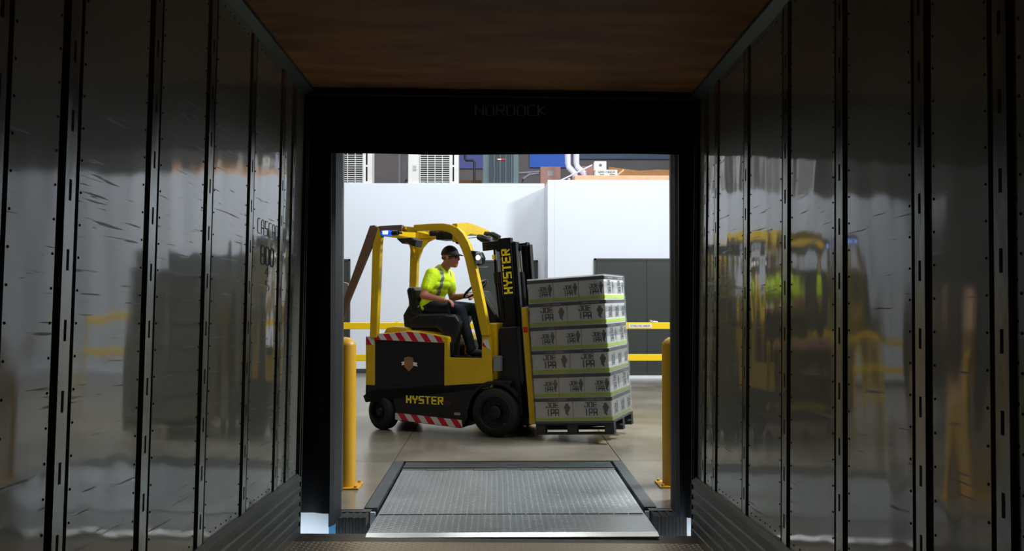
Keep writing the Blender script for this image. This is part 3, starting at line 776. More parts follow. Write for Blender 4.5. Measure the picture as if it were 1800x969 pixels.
MB().prism([(-1.11, 2.275), (-0.95, 2.255), (-0.95, 2.20), (-1.11, 2.21)], V0+0.02, V0+0.06, 'y').build('guard_side_rail', 'yel', fl, bevel=0.004)
MB().prism([(-1.36, 2.278), (-0.95, 2.285), (-0.95, 2.205), (-1.05, 2.20), (-1.12, 2.19), (-1.36, 2.17)], V1-0.05, V1+0.015, 'y').build('guard_side_rail', 'yel', fl, bevel=0.004)
def beam(u0, u1, w0, w1, crown=0.03):
    n = 10; pr = []
    for i in range(n+1):
        t = i/n; pr.append((V0 + (V1-V0)*t, w1 + crown*math.sin(PI*t)))
    for i in range(n, -1, -1):
        t = i/n; pr.append((V0 + (V1-V0)*t, w0 + crown*math.sin(PI*t)))
    mb = MB().prism([(a, b) for a, b in pr], u0, u1, 'x')
    return mb
MB().prism([(V0, 2.195), (V0, 2.282), (0.30, 2.312), (0.38, 2.312), (V1, 2.268), (V1, 2.185), (0.60, 2.190), (0.40, 2.195), (0.28, 2.16), (0.12, 2.10), (V0, 2.08)], -0.50, -0.44, 'x').build('guard_cross_beam', 'yel', fl, bevel=0.004)
beam(-1.46, -1.40, 2.17, 2.265, 0.008).build('guard_cross_beam', 'yel', fl, bevel=0.004)
for u in (-1.24, -1.08, -0.92, -0.76, -0.62):
    beam(u-0.012, u+0.012, 2.235, 2.262, 0.018).build('guard_roof_bar', 'yel', fl)
# brown brace leaning back from the rear corner of the guard, with its grey plate
br = MB().prism([(-1.505, 2.285), (-1.45, 2.290), (-1.405, 2.262), (-1.455, 2.12), (-1.78, 1.43), (-1.90, 1.10), (-1.945, 1.10), (-1.865, 1.40), (-1.75, 1.68)], V0-0.03, V0+0.02, 'y').build('guard_brace', 'brown', fl, bevel=0.004)
MB().prism([(-1.90, 1.66), (-1.83, 1.645), (-1.80, 1.60), (-1.84, 1.38), (-1.93, 1.15), (-1.95, 1.35)], V0+0.02, V0+0.06, 'y').build('brace_plate', 'ltgrey', br, bevel=0.004).matrix_parent_inverse = Matrix()
# beacon
bc = MB().use('blk').lathe([(0, -0.02), (0.03, -0.02), (0.03, 0.05), (0, 0.05)], (-1.185, V0-0.05, 2.195), (1, 0, 0), 20).build('beacon', None, fl, smooth=True)
MB().use('blue_glass').lathe([(0.025, 0.0), (0.030, -0.02), (0.032, -0.10), (0.026, -0.135), (0, -0.145)], (-1.205, V0-0.05, 2.195), (1, 0, 0), 24).build('beacon_dome', None, bc, smooth=True)
MB().use('blue_on').lathe([(0, -0.002), (0.016, -0.002), (0.016, -0.060), (0, -0.064)], (-1.245, V0-0.078, 2.197), (1, 0, 0), 20).build('beacon_lamp', None, bc, smooth=True)
MB().box(-1.20, -1.12, V0-0.05, V0+0.02, 2.185, 2.205).build('beacon_bracket', 'blk', bc).matrix_parent_inverse = Matrix()
MB().prism([(-1.385, 2.20), (-1.05, 2.20), (-1.15, 2.185), (-1.24, 2.15), (-1.31, 2.08), (-1.355, 1.97), (-1.385, 1.90)], V1-0.05, V1-0.01, 'y').build('guard_gusset', 'yel', fl, bevel=0.003)
MB().prism([(V1-0.04, 2.20), (V1-0.36, 2.20), (V1-0.22, 2.17), (V1-0.12, 2.10), (V1-0.07, 2.0), (V1-0.04, 1.93)], -1.45, -1.41, 'x').build('guard_gusset', 'yel', fl, bevel=0.003)
# boxes slung under the roof
MB().box(-0.93, -0.70, 0.34, 0.40, 2.175, 2.235).box(-0.92, -0.84, 0.333, 0.341, 2.19, 2.22).box(-0.81, -0.74, 0.333, 0.341, 2.19, 2.22).build('switch_box', 'blk', fl, bevel=0.006)
MB().prism([(-0.80, 2.215), (-0.56, 2.225), (-0.50, 2.10), (-0.545, 2.07), (-0.60, 2.125), (-0.80, 2.125)], 0.24, 0.50, 'y').build('roof_fan_unit', 'blk', fl, bevel=0.006)
MB().prism([(-1.40, 2.17), (-1.20, 2.175), (-1.14, 2.14), (-1.155, 2.06), (-1.21, 2.08), (-1.26, 2.12), (-1.32, 2.10), (-1.37, 2.14)], 0.42, 0.60, 'y').build('mirror_housing', 'blk', fl, bevel=0.01)
mb = MB()
mb.tube([(-0.36, 0.42, 2.16), (-0.30, 0.40, 2.14), (-0.22, 0.42, 2.10), (-0.17, 0.44, 2.04)], [0.03, 0.045, 0.04, 0.025], 10)
mb.build('hose_bundle', 'blk', fl, smooth=True); mb = MB()
mb.tube([(-0.36, 0.62, 2.20), (-0.25, 0.60, 2.19), (-0.18, 0.6, 2.15)], 0.035, 10); mb.ball((-0.27, 0.50, 2.13), (0.06, 0.06, 0.045), 12, 8)
mb.build('hose_bundle', 'blk', fl, smooth=True); mb = MB()
mb.tube([(-0.36, 0.82, 2.19), (-0.30, 0.84, 2.15), (-0.32, 0.85, 2.10)], 0.028, 10)
mb.build('hose_bundle', 'blk', fl, smooth=True)
MB().tube([(-0.42, 0.1, 2.11), (-0.38, 0.2, 2.13), (-0.34, 0.34, 2.15)], 0.005, 6).build('lamp_cable', 'blk', fl)
# head lamp
hl = MB().prism([(-0.262, 1.985), (-0.150, 1.965), (-0.120, 1.90), (-0.140, 1.835), (-0.185, 1.815), (-0.245, 1.93)], V0-0.05, V0+0.04, 'y').build('head_lamp', 'blk', fl, bevel=0.008)
MB().box(-0.20, -0.135, V0-0.062, V0-0.045, 1.84, 1.96).build('lamp_bezel', 'clearplast', hl, bevel=0.006).matrix_parent_inverse = Matrix()
MB().lathe([(0.026, 0.0), (0.022, 0.008), (0, 0.012)], (-0.168, V0-0.062, 1.905), (0.25, -1, -0.05), 24).build('lamp_lens', 'lamp_on', hl, smooth=True).matrix_parent_inverse = Matrix()
MB().tube([(-0.19, V0-0.02, 1.815), (-0.12, V0-0.02, 1.80), (-0.08, V0-0.0, 1.805)], 0.006, 8).build('lamp_stay', 'clearplast', hl).matrix_parent_inverse = Matrix()

# seat
st = MB().prism([(-1.13, 1.13), (-1.145, 1.24), (-1.02, 1.30), (-0.70, 1.31), (-0.55, 1.30), (-0.53, 1.24), (-0.60, 1.13)], 0.24, 0.70, 'y').build('seat', 'seat', fl, bevel=0.03)
MB().prism([(-1.03, 1.26), (-1.12, 1.30), (-1.175, 1.56), (-1.155, 1.595), (-1.10, 1.60), (-1.07, 1.56)], 0.25, 0.69, 'y').build('seat_back', 'seat', st, bevel=0.03).matrix_parent_inverse = Matrix()
MB().prism([(-1.22, 1.13), (-1.235, 1.28), (-1.16, 1.40), (-1.02, 1.39), (-0.98, 1.30), (-0.95, 1.12)], 0.27, 0.40, 'y').build('seat_bolster', 'seat', st, bevel=0.03).matrix_parent_inverse = Matrix()
MB().box(-1.08, -0.62, 0.28, 0.68, 1.08, 1.14).build('seat_base', 'blk', st, bevel=0.01).matrix_parent_inverse = Matrix()
# operator armrest console
MB().prism([(-0.72, 1.26), (-0.62, 1.30), (-0.50, 1.29), (-0.455, 1.22), (-0.47, 1.10), (-0.50, 0.96), (-0.52, 0.835), (-0.655, 0.835), (-0.645, 1.08), (-0.74, 1.16)], 0.10, 0.24, 'y').build('side_console', 'seat', fl, bevel=0.025)
MB().tube([(-0.62, 0.21, 1.28), (-0.625, 0.21, 1.38), (-0.615, 0.21, 1.41)], [0.012, 0.014, 0.026], 12).ball((-0.612, 0.21, 1.415), 0.028).build('control_lever', 'seat', fl, smooth=True)
# steering
MB().prism([(-0.36, 1.555), (-0.29, 1.555), (-0.08, 1.26), (-0.07, 1.18), (-0.22, 1.18), (-0.30, 1.34)], 0.33, 0.60, 'y').build('dashboard', 'blk', fl, bevel=0.015)
MB().prism([(-0.285, 1.562), (-0.245, 1.515), (-0.100, 1.300), (-0.125, 1.290), (-0.265, 1.49)], 0.325, 0.332, 'y').build('dashboard_trim', 'ltgrey', fl)
sc_ = Vector((-0.414, 0.47, 1.575)); ax = Vector((-0.62, 0, 0.785)).normalized()
sw = MB().torus(sc_, ax, 0.155, 0.014).build('steering_wheel', 'seat', fl, smooth=True)
mb = MB(); d1 = Vector((0.785, 0, 0.62))
for e in (d1, -d1*0.5 + Vector((0, 0.87, 0)), -d1*0.5 + Vector((0, -0.87, 0))):
    mb.tube([sc_ - ax*0.02, sc_ + e.normalized()*0.15], 0.012, 8)
mb.ball(sc_ - ax*0.01, 0.035); mb.tube([sc_, sc_ - ax*0.20], 0.022, 10)
mb.build('steering_spokes', 'seat', sw, smooth=True).matrix_parent_inverse = Matrix()

# mast, tilted back
TILT = math.radians(-4.4)
M_MAST = Matrix.Translation((0.34, 0, 0.06)) @ Matrix.Rotation(TILT, 4, 'Y')
mast = empty('mast'); mast.parent = fl; mast.matrix_basis = M_MAST
# mast coordinates: a forward, b across (as v), c up; front of the rails at a = 0
def rail(b0, b1, a0, a1, c0, c1, nm='mast_rail'):
    s = 0.014
    mb = MB().box(a0, a1, b0, b0+s, c0, c1)                       # web, towards the outside
    mb.box(a1-s, a1, b0, b1, c0, c1).box(a0, a0+s, b0, b1, c0, c1)   # flanges
    mb.box(a1-s-0.02, a1-0.004, b0+0.018, b0+0.03, c0, c1)
    return mb.build(nm, 'blk2', mast, bevel=0.003)
rail(0.20, 0.285, -0.205, -0.075, 0.04, 2.08)
rail(0.80, 0.715, -0.205, -0.075, 0.04, 2.06)
rail(0.235, 0.31, -0.155, -0.030, 0.06, 2.03, 'inner_mast_rail')
rail(0.765, 0.69, -0.155, -0.030, 0.06, 2.03, 'inner_mast_rail')
for d_ in ((-0.222, -0.195, 0.20, 0.80, 1.96, 2.075), (-0.222, -0.195, 0.2, 0.8, 1.1, 1.17), (-0.20, -0.08, 0.22, 0.78, 0.05, 0.14)): MB().box(*d_).build('mast_crossmember', 'blk2', mast, bevel=0.004)
MB().box(-0.41, -0.205, 0.21, 0.235, 1.965, 2.060).build('mast_bracket', 'blk2', mast, bevel=0.004)
for b_ in (0.37, 0.63):
    MB().tube([(-0.13, b_, 0.1), (-0.13, b_, 1.72)], 0.035, 16).build('lift_cylinder', 'blk2', mast, smooth=True)
    MB().tube([(-0.13, b_, 1.72), (-0.13, b_, 1.96)], 0.02, 12).build('lift_rod', 'chrome', mast, smooth=True)
mb = MB()
for du_, db_, r_ in ((-0.235, 0.24, 0.016), (-0.262, 0.27, 0.014), (-0.285, 0.25, 0.014)):
    MB().tube([(du_, db_, 1.97), (du_-0.008, db_, 1.6), (du_+0.004, db_+0.01, 1.2), (du_+0.006, db_+0.01, 0.7)], r_, 8).build('mast_hose', 'blk', mast, smooth=True)
MB().box(-0.30, -0.225, 0.21, 0.24, 1.60, 1.72).build('hose_guide', 'blk', mast, bevel=0.004)
MB().box(-0.30, -0.27, 0.20, 0.23, 1.86, 1.91).build('hose_clamp', 'hyster', mast)
MB().box(-0.240, -0.212, 0.190, 0.205, 1.72, 1.94).build('hose_sheath', 'clearplast', mast)
MB().box(-0.24, -0.04, 0.10, 0.24, 0.18, 1.12).box(-0.2, -0.1, 0.12, 0.22, 0.1, 0.2).build('tilt_cylinder_guard', 'blk', mast, bevel=0.01)
mb = MB(); letters(mb, 'HYSTER', (-0.088, 0.1995, 1.485), (0, 0, 1), (-1, 0, 0), 0.100, 0.465, 1.5, 0.002, 2.4)
o = mb.build('mast_lettering', 'hyster', mast); tag(o, 'yellow block letters')
MB().use('tagwhite').box(-0.14, -0.08, 0.1965, 0.1995, 0.80, 0.87).use('redtxt').box(-0.13, -0.095, 0.1955, 0.197, 0.815, 0.83).box(-0.13, -0.095, 0.1955, 0.197, 0.845, 0.857).build('warning_label', None, mast)
# carriage, load backrest and forks
mb = MB().box(-0.03, 0.06, 0.30, 0.34, 0.12, 0.5).box(-0.03, 0.06, 0.66, 0.70, 0.12, 0.5).box(0.045, 0.085, 0.12, 0.88, 0.10, 0.20).box(0.045, 0.085, 0.12, 0.88, 0.42, 0.50)
for b in (0.25, 0.37, 0.50, 0.63, 0.75): mb.box(0.055, 0.08, b-0.012, b+0.012, 0.5, 1.32)
mb.box(0.05, 0.085, 0.12, 0.88, 1.28, 1.33)
mb.build('carriage', 'blk2', mast, bevel=0.003)
cs = MB().box(0.035, 0.105, 0.085, 0.125, 0.085, 1.315).build('backrest_side', 'yel', mast, bevel=0.010)
MB().box(0.045, 0.09, 0.083, 0.0855, 1.05, 1.11).build('red_sticker', 'redlab', cs).matrix_parent_inverse = Matrix()
MB().box(0.035, 0.105, 0.875, 0.915, 0.085, 1.315).build('backrest_side', 'yel', mast, bevel=0.010)
for b in (0.28, 0.62):
    MB().prism([(0.088, 0.46), (0.125, 0.46), (0.128, 0.075), (0.16, 0.045), (0.95, 0.040), (0.98, 0.028), (0.10, 0.005), (0.088, 0.02)], b, b+0.10, 'y').build('fork', 'blk2', mast, bevel=0.003)

# ------------------------------------------------------------------ pallet load riding on the forks (same tilt as the mast)
M_LOAD = M_FL @ M_MAST @ Matrix.Translation((0.135, 0.0, 0.040)) @ Matrix.Rotation(math.radians(0.9), 4, 'Y')
PZ0 = -0.055   # pallet: from PZ0 to PZ0+0.135 in load coordinates; the forks pass through its openings
LL = 0.82
pl = empty('pallet', matrix=M_LOAD @ Matrix.Translation((0.0, 0.10-0.09, PZ0)))
tag(pl, 'dark wooden pallet on the forks under the wrapped carton stack', 'pallet')
mb = MB()
for k in range(6): mb.box(-0.005, LL+0.01, k*0.145, k*0.145+0.11, 0.115, 0.135)
mb.build('top_board', 'pallet', pl, bevel=0.002)
for v in (0.0, 0.37, 0.75):
    mb = MB()
    for u in (-0.005, 0.335, LL-0.09): mb.box(u, u+0.10, v+0.002, v+0.083, 0.018, 0.098)
    mb.box(-0.005, LL+0.01, v, v+0.085, 0.098, 0.115)
    mb.build('block', 'pallet', pl, bevel=0.004)
    MB().box(-0.005, LL+0.01, v, v+0.085, 0.0, 0.018).build('bottom_board', 'pallet', pl, bevel=0.002)

CH = 0.2455
def carton_proto():
    """lies with its long side (0.41) along x, narrow side 0.273 along y"""
    L, Wd, H = 0.405, 0.268, CH-0.002
    c = MB().box(0, L, 0, Wd, 0, H).build('beer_carton', 'card_white', None, bevel=0.004)
    e = 0.0012
    def strip(z0, z1): return MB().box(-e, L+e, -e, Wd+e, z0, z1)
    strip(H-0.042, H-0.006).build('dark_band', 'band', c)
    strip(0.008, 0.040).build('lime_band', 'green', c)
    mb = MB()
    for (org, xd, w, hh) in (((0.125, -e*1.5, 0.138), (1, 0, 0), 0.125, 0.056), ((0.28, Wd+e*1.5, 0.138), (-1, 0, 0), 0.125, 0.056),
                             ((L+e*1.5, 0.115, 0.120), (0, 1, 0), 0.088, 0.042), ((-e*1.5, 0.155, 0.120), (0, -1, 0), 0.088, 0.042)):
        o = Vector(org)
        letters(mb, 'JOE', o, xd, (0, 0, 1), hh, w, 1.35, 0.0008, 1.9)
        letters(mb, 'IPA', o + Vector((0, 0, -hh*1.5)), xd, (0, 0, 1), hh*1.3, w*1.02, 1.35, 0.0008, 1.9)
    mb.build('lettering', 'ink', c)
    mb = MB()
    for (cx, cy, dx, dy, s) in ((0.345, -e*1.2, 1, 0, 1.0), (0.06, Wd+e*1.2, -1, 0, 1.0), (L+e*1.2, 0.235, 0, 1, 0.7), (-e*1.2, 0.035, 0, -1, 0.7)):
        for (a, z, r) in ((0, 0.165, 0.020), (-0.013, 0.140, 0.020), (0.014, 0.138, 0.022), (0, 0.112, 0.024), (-0.004, 0.085, 0.017), (0.006, 0.066, 0.010)):
            n = 10; P = []
            for k in range(n):
                t = 2*PI*k/n; q = a*s + r*s*math.cos(t)
                P.append((cx + dx*q, cy + dy*q, z + r*math.sin(t)*1.0))
            f = mb._f([mb.bm.verts.new(p) for p in P])
    art = mb.build('hop_art', 'art', c)
    sm = art.modifiers.new('thick', 'SOLIDIFY'); sm.thickness = 0.0006; sm.offset = 0
    mb = MB()
    letters(mb, 'CASCADE ORANGE', (0.17, -e*1.6, H-0.030), (1, 0, 0), (0, 0, 1), 0.013, 0.20, 0.8, 0.0006) if False else None
    for (org, xd, n) in (((0.16, -e*1.6, H-0.030), (1, 0, 0), 15), ((0.245, Wd+e*1.6, H-0.030), (-1, 0, 0), 15)):
        for k in range(n):
            o = Vector(org) + Vector(xd)*k*0.0125
            q = [o, o+Vector(xd)*0.009, o+Vector(xd)*0.009+Vector((0, 0, 0.014)), o+Vector((0, 0, 0.014))]
            if k not in (6,): mb._f([mb.bm.verts.new(p) for p in q])
    pr = mb.build('small_print', 'ltgrey', c)
    sm = pr.modifiers.new('thick', 'SOLIDIFY'); sm.thickness = 0.0006; sm.offset = 0
    return c
proto = carton_proto(); used = False
M_CART = M_LOAD @ Matrix.Translation((0.0, 0.015, PZ0 + 0.137))
ORD = ['bottom', 'second', 'third', 'fourth', 'fifth', 'top']
def put_carton(M, lab):
    global used
    o = proto if not used else copy_tree(proto)
    used = True
    o.matrix_world = M_CART @ M
    tag(o, lab, 'carton', 'wrapped beer cartons stacked on the pallet')
for k in range(6):
    z = k*CH
    nm = ORD[k] + ' layer' + (' from the bottom' if 0 < k < 5 else '')
    if k % 2 == 0:      # two wide fronts, three deep
        for i in range(2):
            put_carton(Matrix.Translation((i*0.41, 0, z)), 'grey beer carton facing us broadside, %s, %s' % (('nearest the mast', 'at the outer corner')[i], nm))
        for j in (1, 2):
            put_carton(Matrix.Translation((0.41, j*0.2735, z)), 'beer carton showing only its end, %s on the outer side, %s' % (('middle', 'farthest')[j-1], nm))
    else:               # three narrow fronts, two deep
        for i in range(3):
            put_carton(Matrix.Translation((i*0.2735, 0.405, z)) @ Matrix.Rotation(-PI/2, 4, 'Z'), 'beer carton end-on to us, %s, %s' % (('nearest the mast', 'middle of three', 'at the outer corner')[i], nm))
        put_carton(Matrix.Translation((0.547+0.268, 0.412, z)) @ Matrix.Rotation(PI/2, 4, 'Z'), 'beer carton broadside on the outer side, back half, %s' % nm)
# stretch film round the stack
mb = MB(); nz_ = 24; g = 0.007
prs = [(-g, -g), (LL*0.33, -g-0.002), (LL*0.66, -g-0.002), (LL+g, -g), (LL+g+0.003, LL*0.5), (LL+g, LL+g), (LL*0.5, LL+g+0.002), (-g, LL+g), (-g-0.002, LL*0.5)]
rows = []
for j in range(nz_+1):
    z = -0.02 + (6*CH+0.028)*j/nz_; q = 0.0025*math.sin(j*1.7)
    rows.append([mb.bm.verts.new((x + (q if x > 0.5 else -q), y + (q if y > 0.5 else -q*0.6), z)) for x, y in prs])
for j in range(nz_):
    for i in range(len(prs)):
        i2 = (i+1) % len(prs); mb._f([rows[j][i], rows[j][i2], rows[j+1][i2], rows[j+1][i]])
mb._f(rows[-1])
fo = mb.build('stretch_wrap', 'film', None, matrix=M_CART)
tag(fo, 'clear stretch film wound round the whole carton stack', 'stretch film')

# ------------------------------------------------------------------ the driver
def fuse(mb, name, m, voxel, parent=None, smooth_it=6, mats=None):
    """turn overlapping closed blobs into one continuous skin"""
    o = mb.build(name, m)
    r = o.modifiers.new('remesh', 'REMESH'); r.mode = 'VOXEL'; r.voxel_size = voxel
    s = o.modifiers.new('smooth', 'SMOOTH'); s.factor = 0.5; s.iterations = smooth_it
    dg = bpy.context.evaluated_depsgraph_get(); ev = o.evaluated_get(dg)
    me = bpy.data.meshes.new_from_object(ev, depsgraph=dg)
    old = o.data; o.modifiers.clear(); o.data = me; me.name = name
    bpy.data.meshes.remove(old)
    me.materials.clear(); me.materials.append(MT[m])
    for k in (mats or []): me.materials.append(MT[k])
    me.shade_smooth()
    if parent: o.parent = parent
    return o
def caps(mb, pts, rs, n=14, sub=5):
    """tapered limb through points: densely overlapping balls"""
    pts = [Vector(p) for p in pts]
    for i in range(len(pts)-1):
        a, b = pts[i], pts[i+1]; L = (b-a).length; r0, r1 = rs[i], rs[i+1]
        k = max(2, int(L/(min(r0, r1)*0.45)))
        for j in range(k+1):
            t = j/k; r = r0+(r1-r0)*t
            mb.ball(a.lerp(b, t), r, 12, 8)
HIP = Vector((-0.965, 0.46, 1.385)); NECK = Vector((-0.835, 0.46, 1.79)); HEAD = Vector((-0.715, 0.46, 1.935))
SR = Vector((-0.865, 0.275, 1.735)); SL = Vector((-0.845, 0.640, 1.730))
ER = Vector((-0.925, 0.190, 1.505)); EL = Vector((-0.80, 0.690, 1.475))
WR_ = Vector((-0.690, 0.215, 1.450)); WL_ = Vector((-0.600, 0.625, 1.500))
KR = Vector((-0.535, 0.315, 1.335)); KL = Vector((-0.470, 0.600, 1.345))
AR = Vector((-0.385, 0.300, 0.905)); AL = Vector((-0.375, 0.610, 0.905))
mb = MB()
# torso: stacked ellipsoids
for t, rx, ry in ((0.0, 0.115, 0.165), (0.2, 0.115, 0.155), (0.4, 0.118, 0.160), (0.6, 0.122, 0.175), (0.8, 0.108, 0.175), (0.93, 0.075, 0.14)):
    c = HIP.lerp(NECK, t); mb.ball(c, (rx, ry, 0.085), 18, 10)
caps(mb, [NECK - Vector((0.01, 0, 0.03)), HEAD + Vector((-0.035, 0, -0.06))], [0.06, 0.055])
# head: skull, face block, jaw, nose, ears
mb.ball(HEAD + Vector((-0.015, 0, 0.030)), (0.098, 0.076, 0.095), 20, 14)
mb.ball(HEAD + Vector((0.020, 0, -0.030)), (0.068, 0.062, 0.085), 18, 12)
mb.ball(HEAD + Vector((0.045, 0, -0.088)), (0.038, 0.040, 0.030), 14, 10)
mb.ball(HEAD + Vector((0.010, 0, -0.075)), (0.060, 0.055, 0.040), 14, 10)
mb.ball(HEAD + Vector((0.092, 0, -0.020)), (0.020, 0.013, 0.022), 12, 8)
mb.ball(HEAD + Vector((0.082, 0, 0.000)), (0.014, 0.010, 0.022), 10, 8)
mb.ball(HEAD + Vector((0.070, 0, 0.028)), (0.018, 0.050, 0.012), 12, 8)
mb.ball(HEAD + Vector((0.080, 0, -0.058)), (0.012, 0.024, 0.008), 12, 8)
mb.ball(HEAD + Vector((0.078, 0, -0.070)), (0.012, 0.022, 0.008), 12, 8)
for s in (-1, 1): mb.ball(HEAD + Vector((-0.015, s*0.077, -0.008)), (0.018, 0.009, 0.030), 10, 8)
# arms
caps(mb, [SR, ER, WR_], [0.058, 0.044, 0.029]); caps(mb, [SL, EL, WL_], [0.058, 0.044, 0.029])
# right hand resting over the lever, palm down
def hand(mb, wrist, fwd, side, down, curl, thumb_side):
    fwd = Vector(fwd).normalized(); side = Vector(side).normalized(); down = Vector(down).normalized()
    palm = wrist + fwd*0.045
    for a in (0.02, 0.045, 0.07):
        for b in (-0.024, -0.008, 0.008, 0.024): mb.ball(wrist + fwd*a + side*b, 0.0155, 8, 6)
    for i, (b, L) in enumerate(((-0.030, 0.066), (-0.010, 0.078), (0.010, 0.074), (0.030, 0.058))):
        p0 = wrist + fwd*0.082 + side*b; ang = 0.25
        pts = [p0]
        for j, f in enumerate((0.45, 0.32, 0.23)):
            ang += curl
            p0 = p0 + (fwd*math.cos(ang) + down*math.sin(ang))*L*f; pts.append(p0)
        caps(mb, pts, [0.0095, 0.0088, 0.008, 0.007])
    t0 = wrist + fwd*0.025 + side*0.030*thumb_side
    caps(mb, [t0, t0 + fwd*0.028 + side*0.024*thumb_side + down*0.01, t0 + fwd*0.055 + side*0.024*thumb_side + down*0.028], [0.0125, 0.0105, 0.009])
hand(mb, WR_, (1, 0.0, -0.12), (0, 1, 0), (-0.1, 0, -1), 0.42, 1)
hand(mb, WL_, (0.7, -0.45, 0.12), (0.45, 0.85, 0.1), (0.25, -0.2, -0.95), 0.75, -1)
# legs and feet inside the trousers
caps(mb, [HIP + Vector((0.03, -0.09, -0.02)), KR, AR], [0.082, 0.055, 0.036]); caps(mb, [HIP + Vector((0.03, 0.09, -0.02)), KL, AL], [0.082, 0.055, 0.036])
for a in (AR, AL): caps(mb, [a + Vector((-0.02, 0, -0.03)), a + Vector((0.13, 0, -0.045))], [0.030, 0.026])
person = fuse(mb, 'person', 'skin', 0.0062, None, 3)
person.matrix_world = M_FL
tag(person, 'seated forklift driver in lime high-visibility shirt, dark cap and jeans, hand on the steering wheel', 'person')
# shirt
mb = MB()
for t, rx, ry in ((-0.06, 0.132, 0.178), (0.05, 0.136, 0.178), (0.2, 0.134, 0.172), (0.4, 0.134, 0.176), (0.6, 0.136, 0.190), (0.78, 0.124, 0.192), (0.90, 0.098, 0.165), (0.97, 0.078, 0.10)):
    c = HIP.lerp(NECK, t); mb.ball(c, (rx, ry, 0.085), 20, 12)
caps(mb, [SR + Vector((0, 0.05, 0.0)), SR + Vector((0, 0.005, -0.002)), SR.lerp(ER, 0.3), SR.lerp(ER, 0.58)], [0.080, 0.084, 0.078, 0.072])
caps(mb, [SL + Vector((0, -0.05, 0.0)), SL + Vector((0, -0.005, -0.002)), SL.lerp(EL, 0.3), SL.lerp(EL, 0.58)], [0.080, 0.084, 0.078, 0.072])
shirt = fuse(mb, 'shirt', 'lime', 0.009, person, 4, ['reflect'])
for p in shirt.data.polygons:
    c = p.center
    dv = abs(c.y - 0.46)
    if 0.085 < dv < 0.128 and p.normal.z < 0.93 and c.z < 1.84: p.material_index = 1
    
# trousers
mb = MB()
mb.ball(HIP + Vector((0.0, 0, -0.02)), (0.135, 0.178, 0.088), 18, 12)
caps(mb, [HIP + Vector((0.03, -0.09, -0.02)), KR, KR.lerp(AR, 0.4), AR], [0.096, 0.072, 0.064, 0.055]); caps(mb, [HIP + Vector((0.03, 0.09, -0.02)), KL, KL.lerp(AL, 0.4), AL], [0.096, 0.072, 0.064, 0.055])
fuse(mb, 'trousers', 'denim', 0.010, person, 4)
for a in (AR, AL):
    mb = MB(); caps(mb, [a + Vector((-0.025, 0, -0.015)), a + Vector((0.0, 0, -0.03)), a + Vector((0.15, 0, -0.04))], [0.045, 0.044, 0.034])
    fuse(mb, 'boot', 'boot', 0.008, person, 3)
mb = MB().tube([HIP + Vector((0.02, -0.155, 0.0)), HIP + Vector((0.12, -0.13, -0.005))], 0.014, 8)
mb.build('pocket_cloth', 'cord', person, smooth=True)
# cap with brim
mb = MB()
HC_ = HEAD + Vector((-0.014, 0, 0.034))
rows = []
for i in range(8):
    t = (PI/2)*i/7.0*1.04
    rows.append([mb.bm.verts.new(HC_ + Vector((0.106*math.cos(a)*math.sin(t), 0.084*math.sin(a)*math.sin(t), 0.104*math.cos(t)))) for a in [2*PI*k/24 for k in range(24)]])
for i in range(7):
    for k in range(24): mb._f([rows[i][k], rows[i+1][k], rows[i+1][(k+1) % 24], rows[i][(k+1) % 24]])
br_ = []
for s_, zz in ((0, 0.0), (1, 0.006)):
    rr = []
    for k in range(13):
        a = -PI/2*0.8 + PI*0.8*k/12
        rr.append((HC_ + Vector((0.098*math.cos(a), 0.080*math.sin(a), 0.008+zz)), HC_ + Vector((0.098*math.cos(a)+0.068*max(0, math.cos(a)), 0.080*math.sin(a)*1.02, -0.008-0.012*math.cos(a)+zz))))
    br_.append([(mb.bm.verts.new(p), mb.bm.verts.new(q)) for p, q in rr])
for s_ in (0, 1):
    for k in range(12): mb._f([br_[s_][k][0], br_[s_][k][1], br_[s_][k+1][1], br_[s_][k+1][0]])
for k in range(12): mb._f([br_[0][k][1], br_[1][k][1], br_[1][k+1][1], br_[0][k+1][1]])
cp = mb.build('cap', 'capc', person, smooth=True)
mb = MB().ball(HEAD + Vector((-0.020, 0, -0.004)), (0.094, 0.0785, 0.038), 20, 10).build('hair', 'hair', person, smooth=True)
mb = MB()
for s in (-1, 1):
    mb.ball(HEAD + Vector((0.079, s*0.030, 0.006)), (0.010, 0.026, 0.016), 14, 8)
    mb.bar(HEAD + Vector((0.078, s*0.056, 0.010)), HEAD + Vector((-0.02, s*0.080, 0.008)), 0.004, 0.009)
mb.build('sunglasses', 'glass', person, smooth=True)

# ------------------------------------------------------------------ things on top of the partition rooms
def condenser(x0, y, z, lab, pal=0.25, w=1.0, h=0.86):
    t = empty('condenser_unit', (x0, y, z)); tag(t, lab, 'air conditioner', 'white condenser units on the partition roof')
    MB().box(0, w, 0, 0.36, 0.03, h).build('casing', 'ac', t, bevel=0.012)
    MB().box(pal, w-0.17, -0.004, 0.01, 0.06, h-0.06).build('coil', 'acdark', t)
    mb = MB(); k = 0
    while 0.075 + k*0.042 < h-0.06:
        zz = 0.075 + k*0.042; mb.box(pal, w-0.17, -0.022, -0.012, zz, zz+0.013); k += 1
    for f in (0.0, 0.25, 0.5, 0.75, 1.0):
        xx = pal + (w-0.17-pal)*f; mb.box(xx-0.006, xx+0.006, -0.026, -0.004, 0.05, h-0.05)
    mb.build('grille', 'ac', t)
    for z0_, z1_ in ((0.08, 0.36), (0.40, h-0.1)): MB().box(w-0.115, w-0.085, -0.003, 0.005, z0_, z1_).build('vent_slot', 'slot', t)
    mb = MB()
    for zz in (0.28, 0.31, 0.34, 0.37): mb.box(0.09, 0.16, -0.003, 0.005, zz, zz+0.008)
    mb.build('side_louvre', 'cabdark', t)
    for x_ in (0.05, w-0.15): MB().box(x_, x_+0.10, 0.02, 0.34, 0, 0.03).build('foot', 'pipe', t)
ZR = 3.655
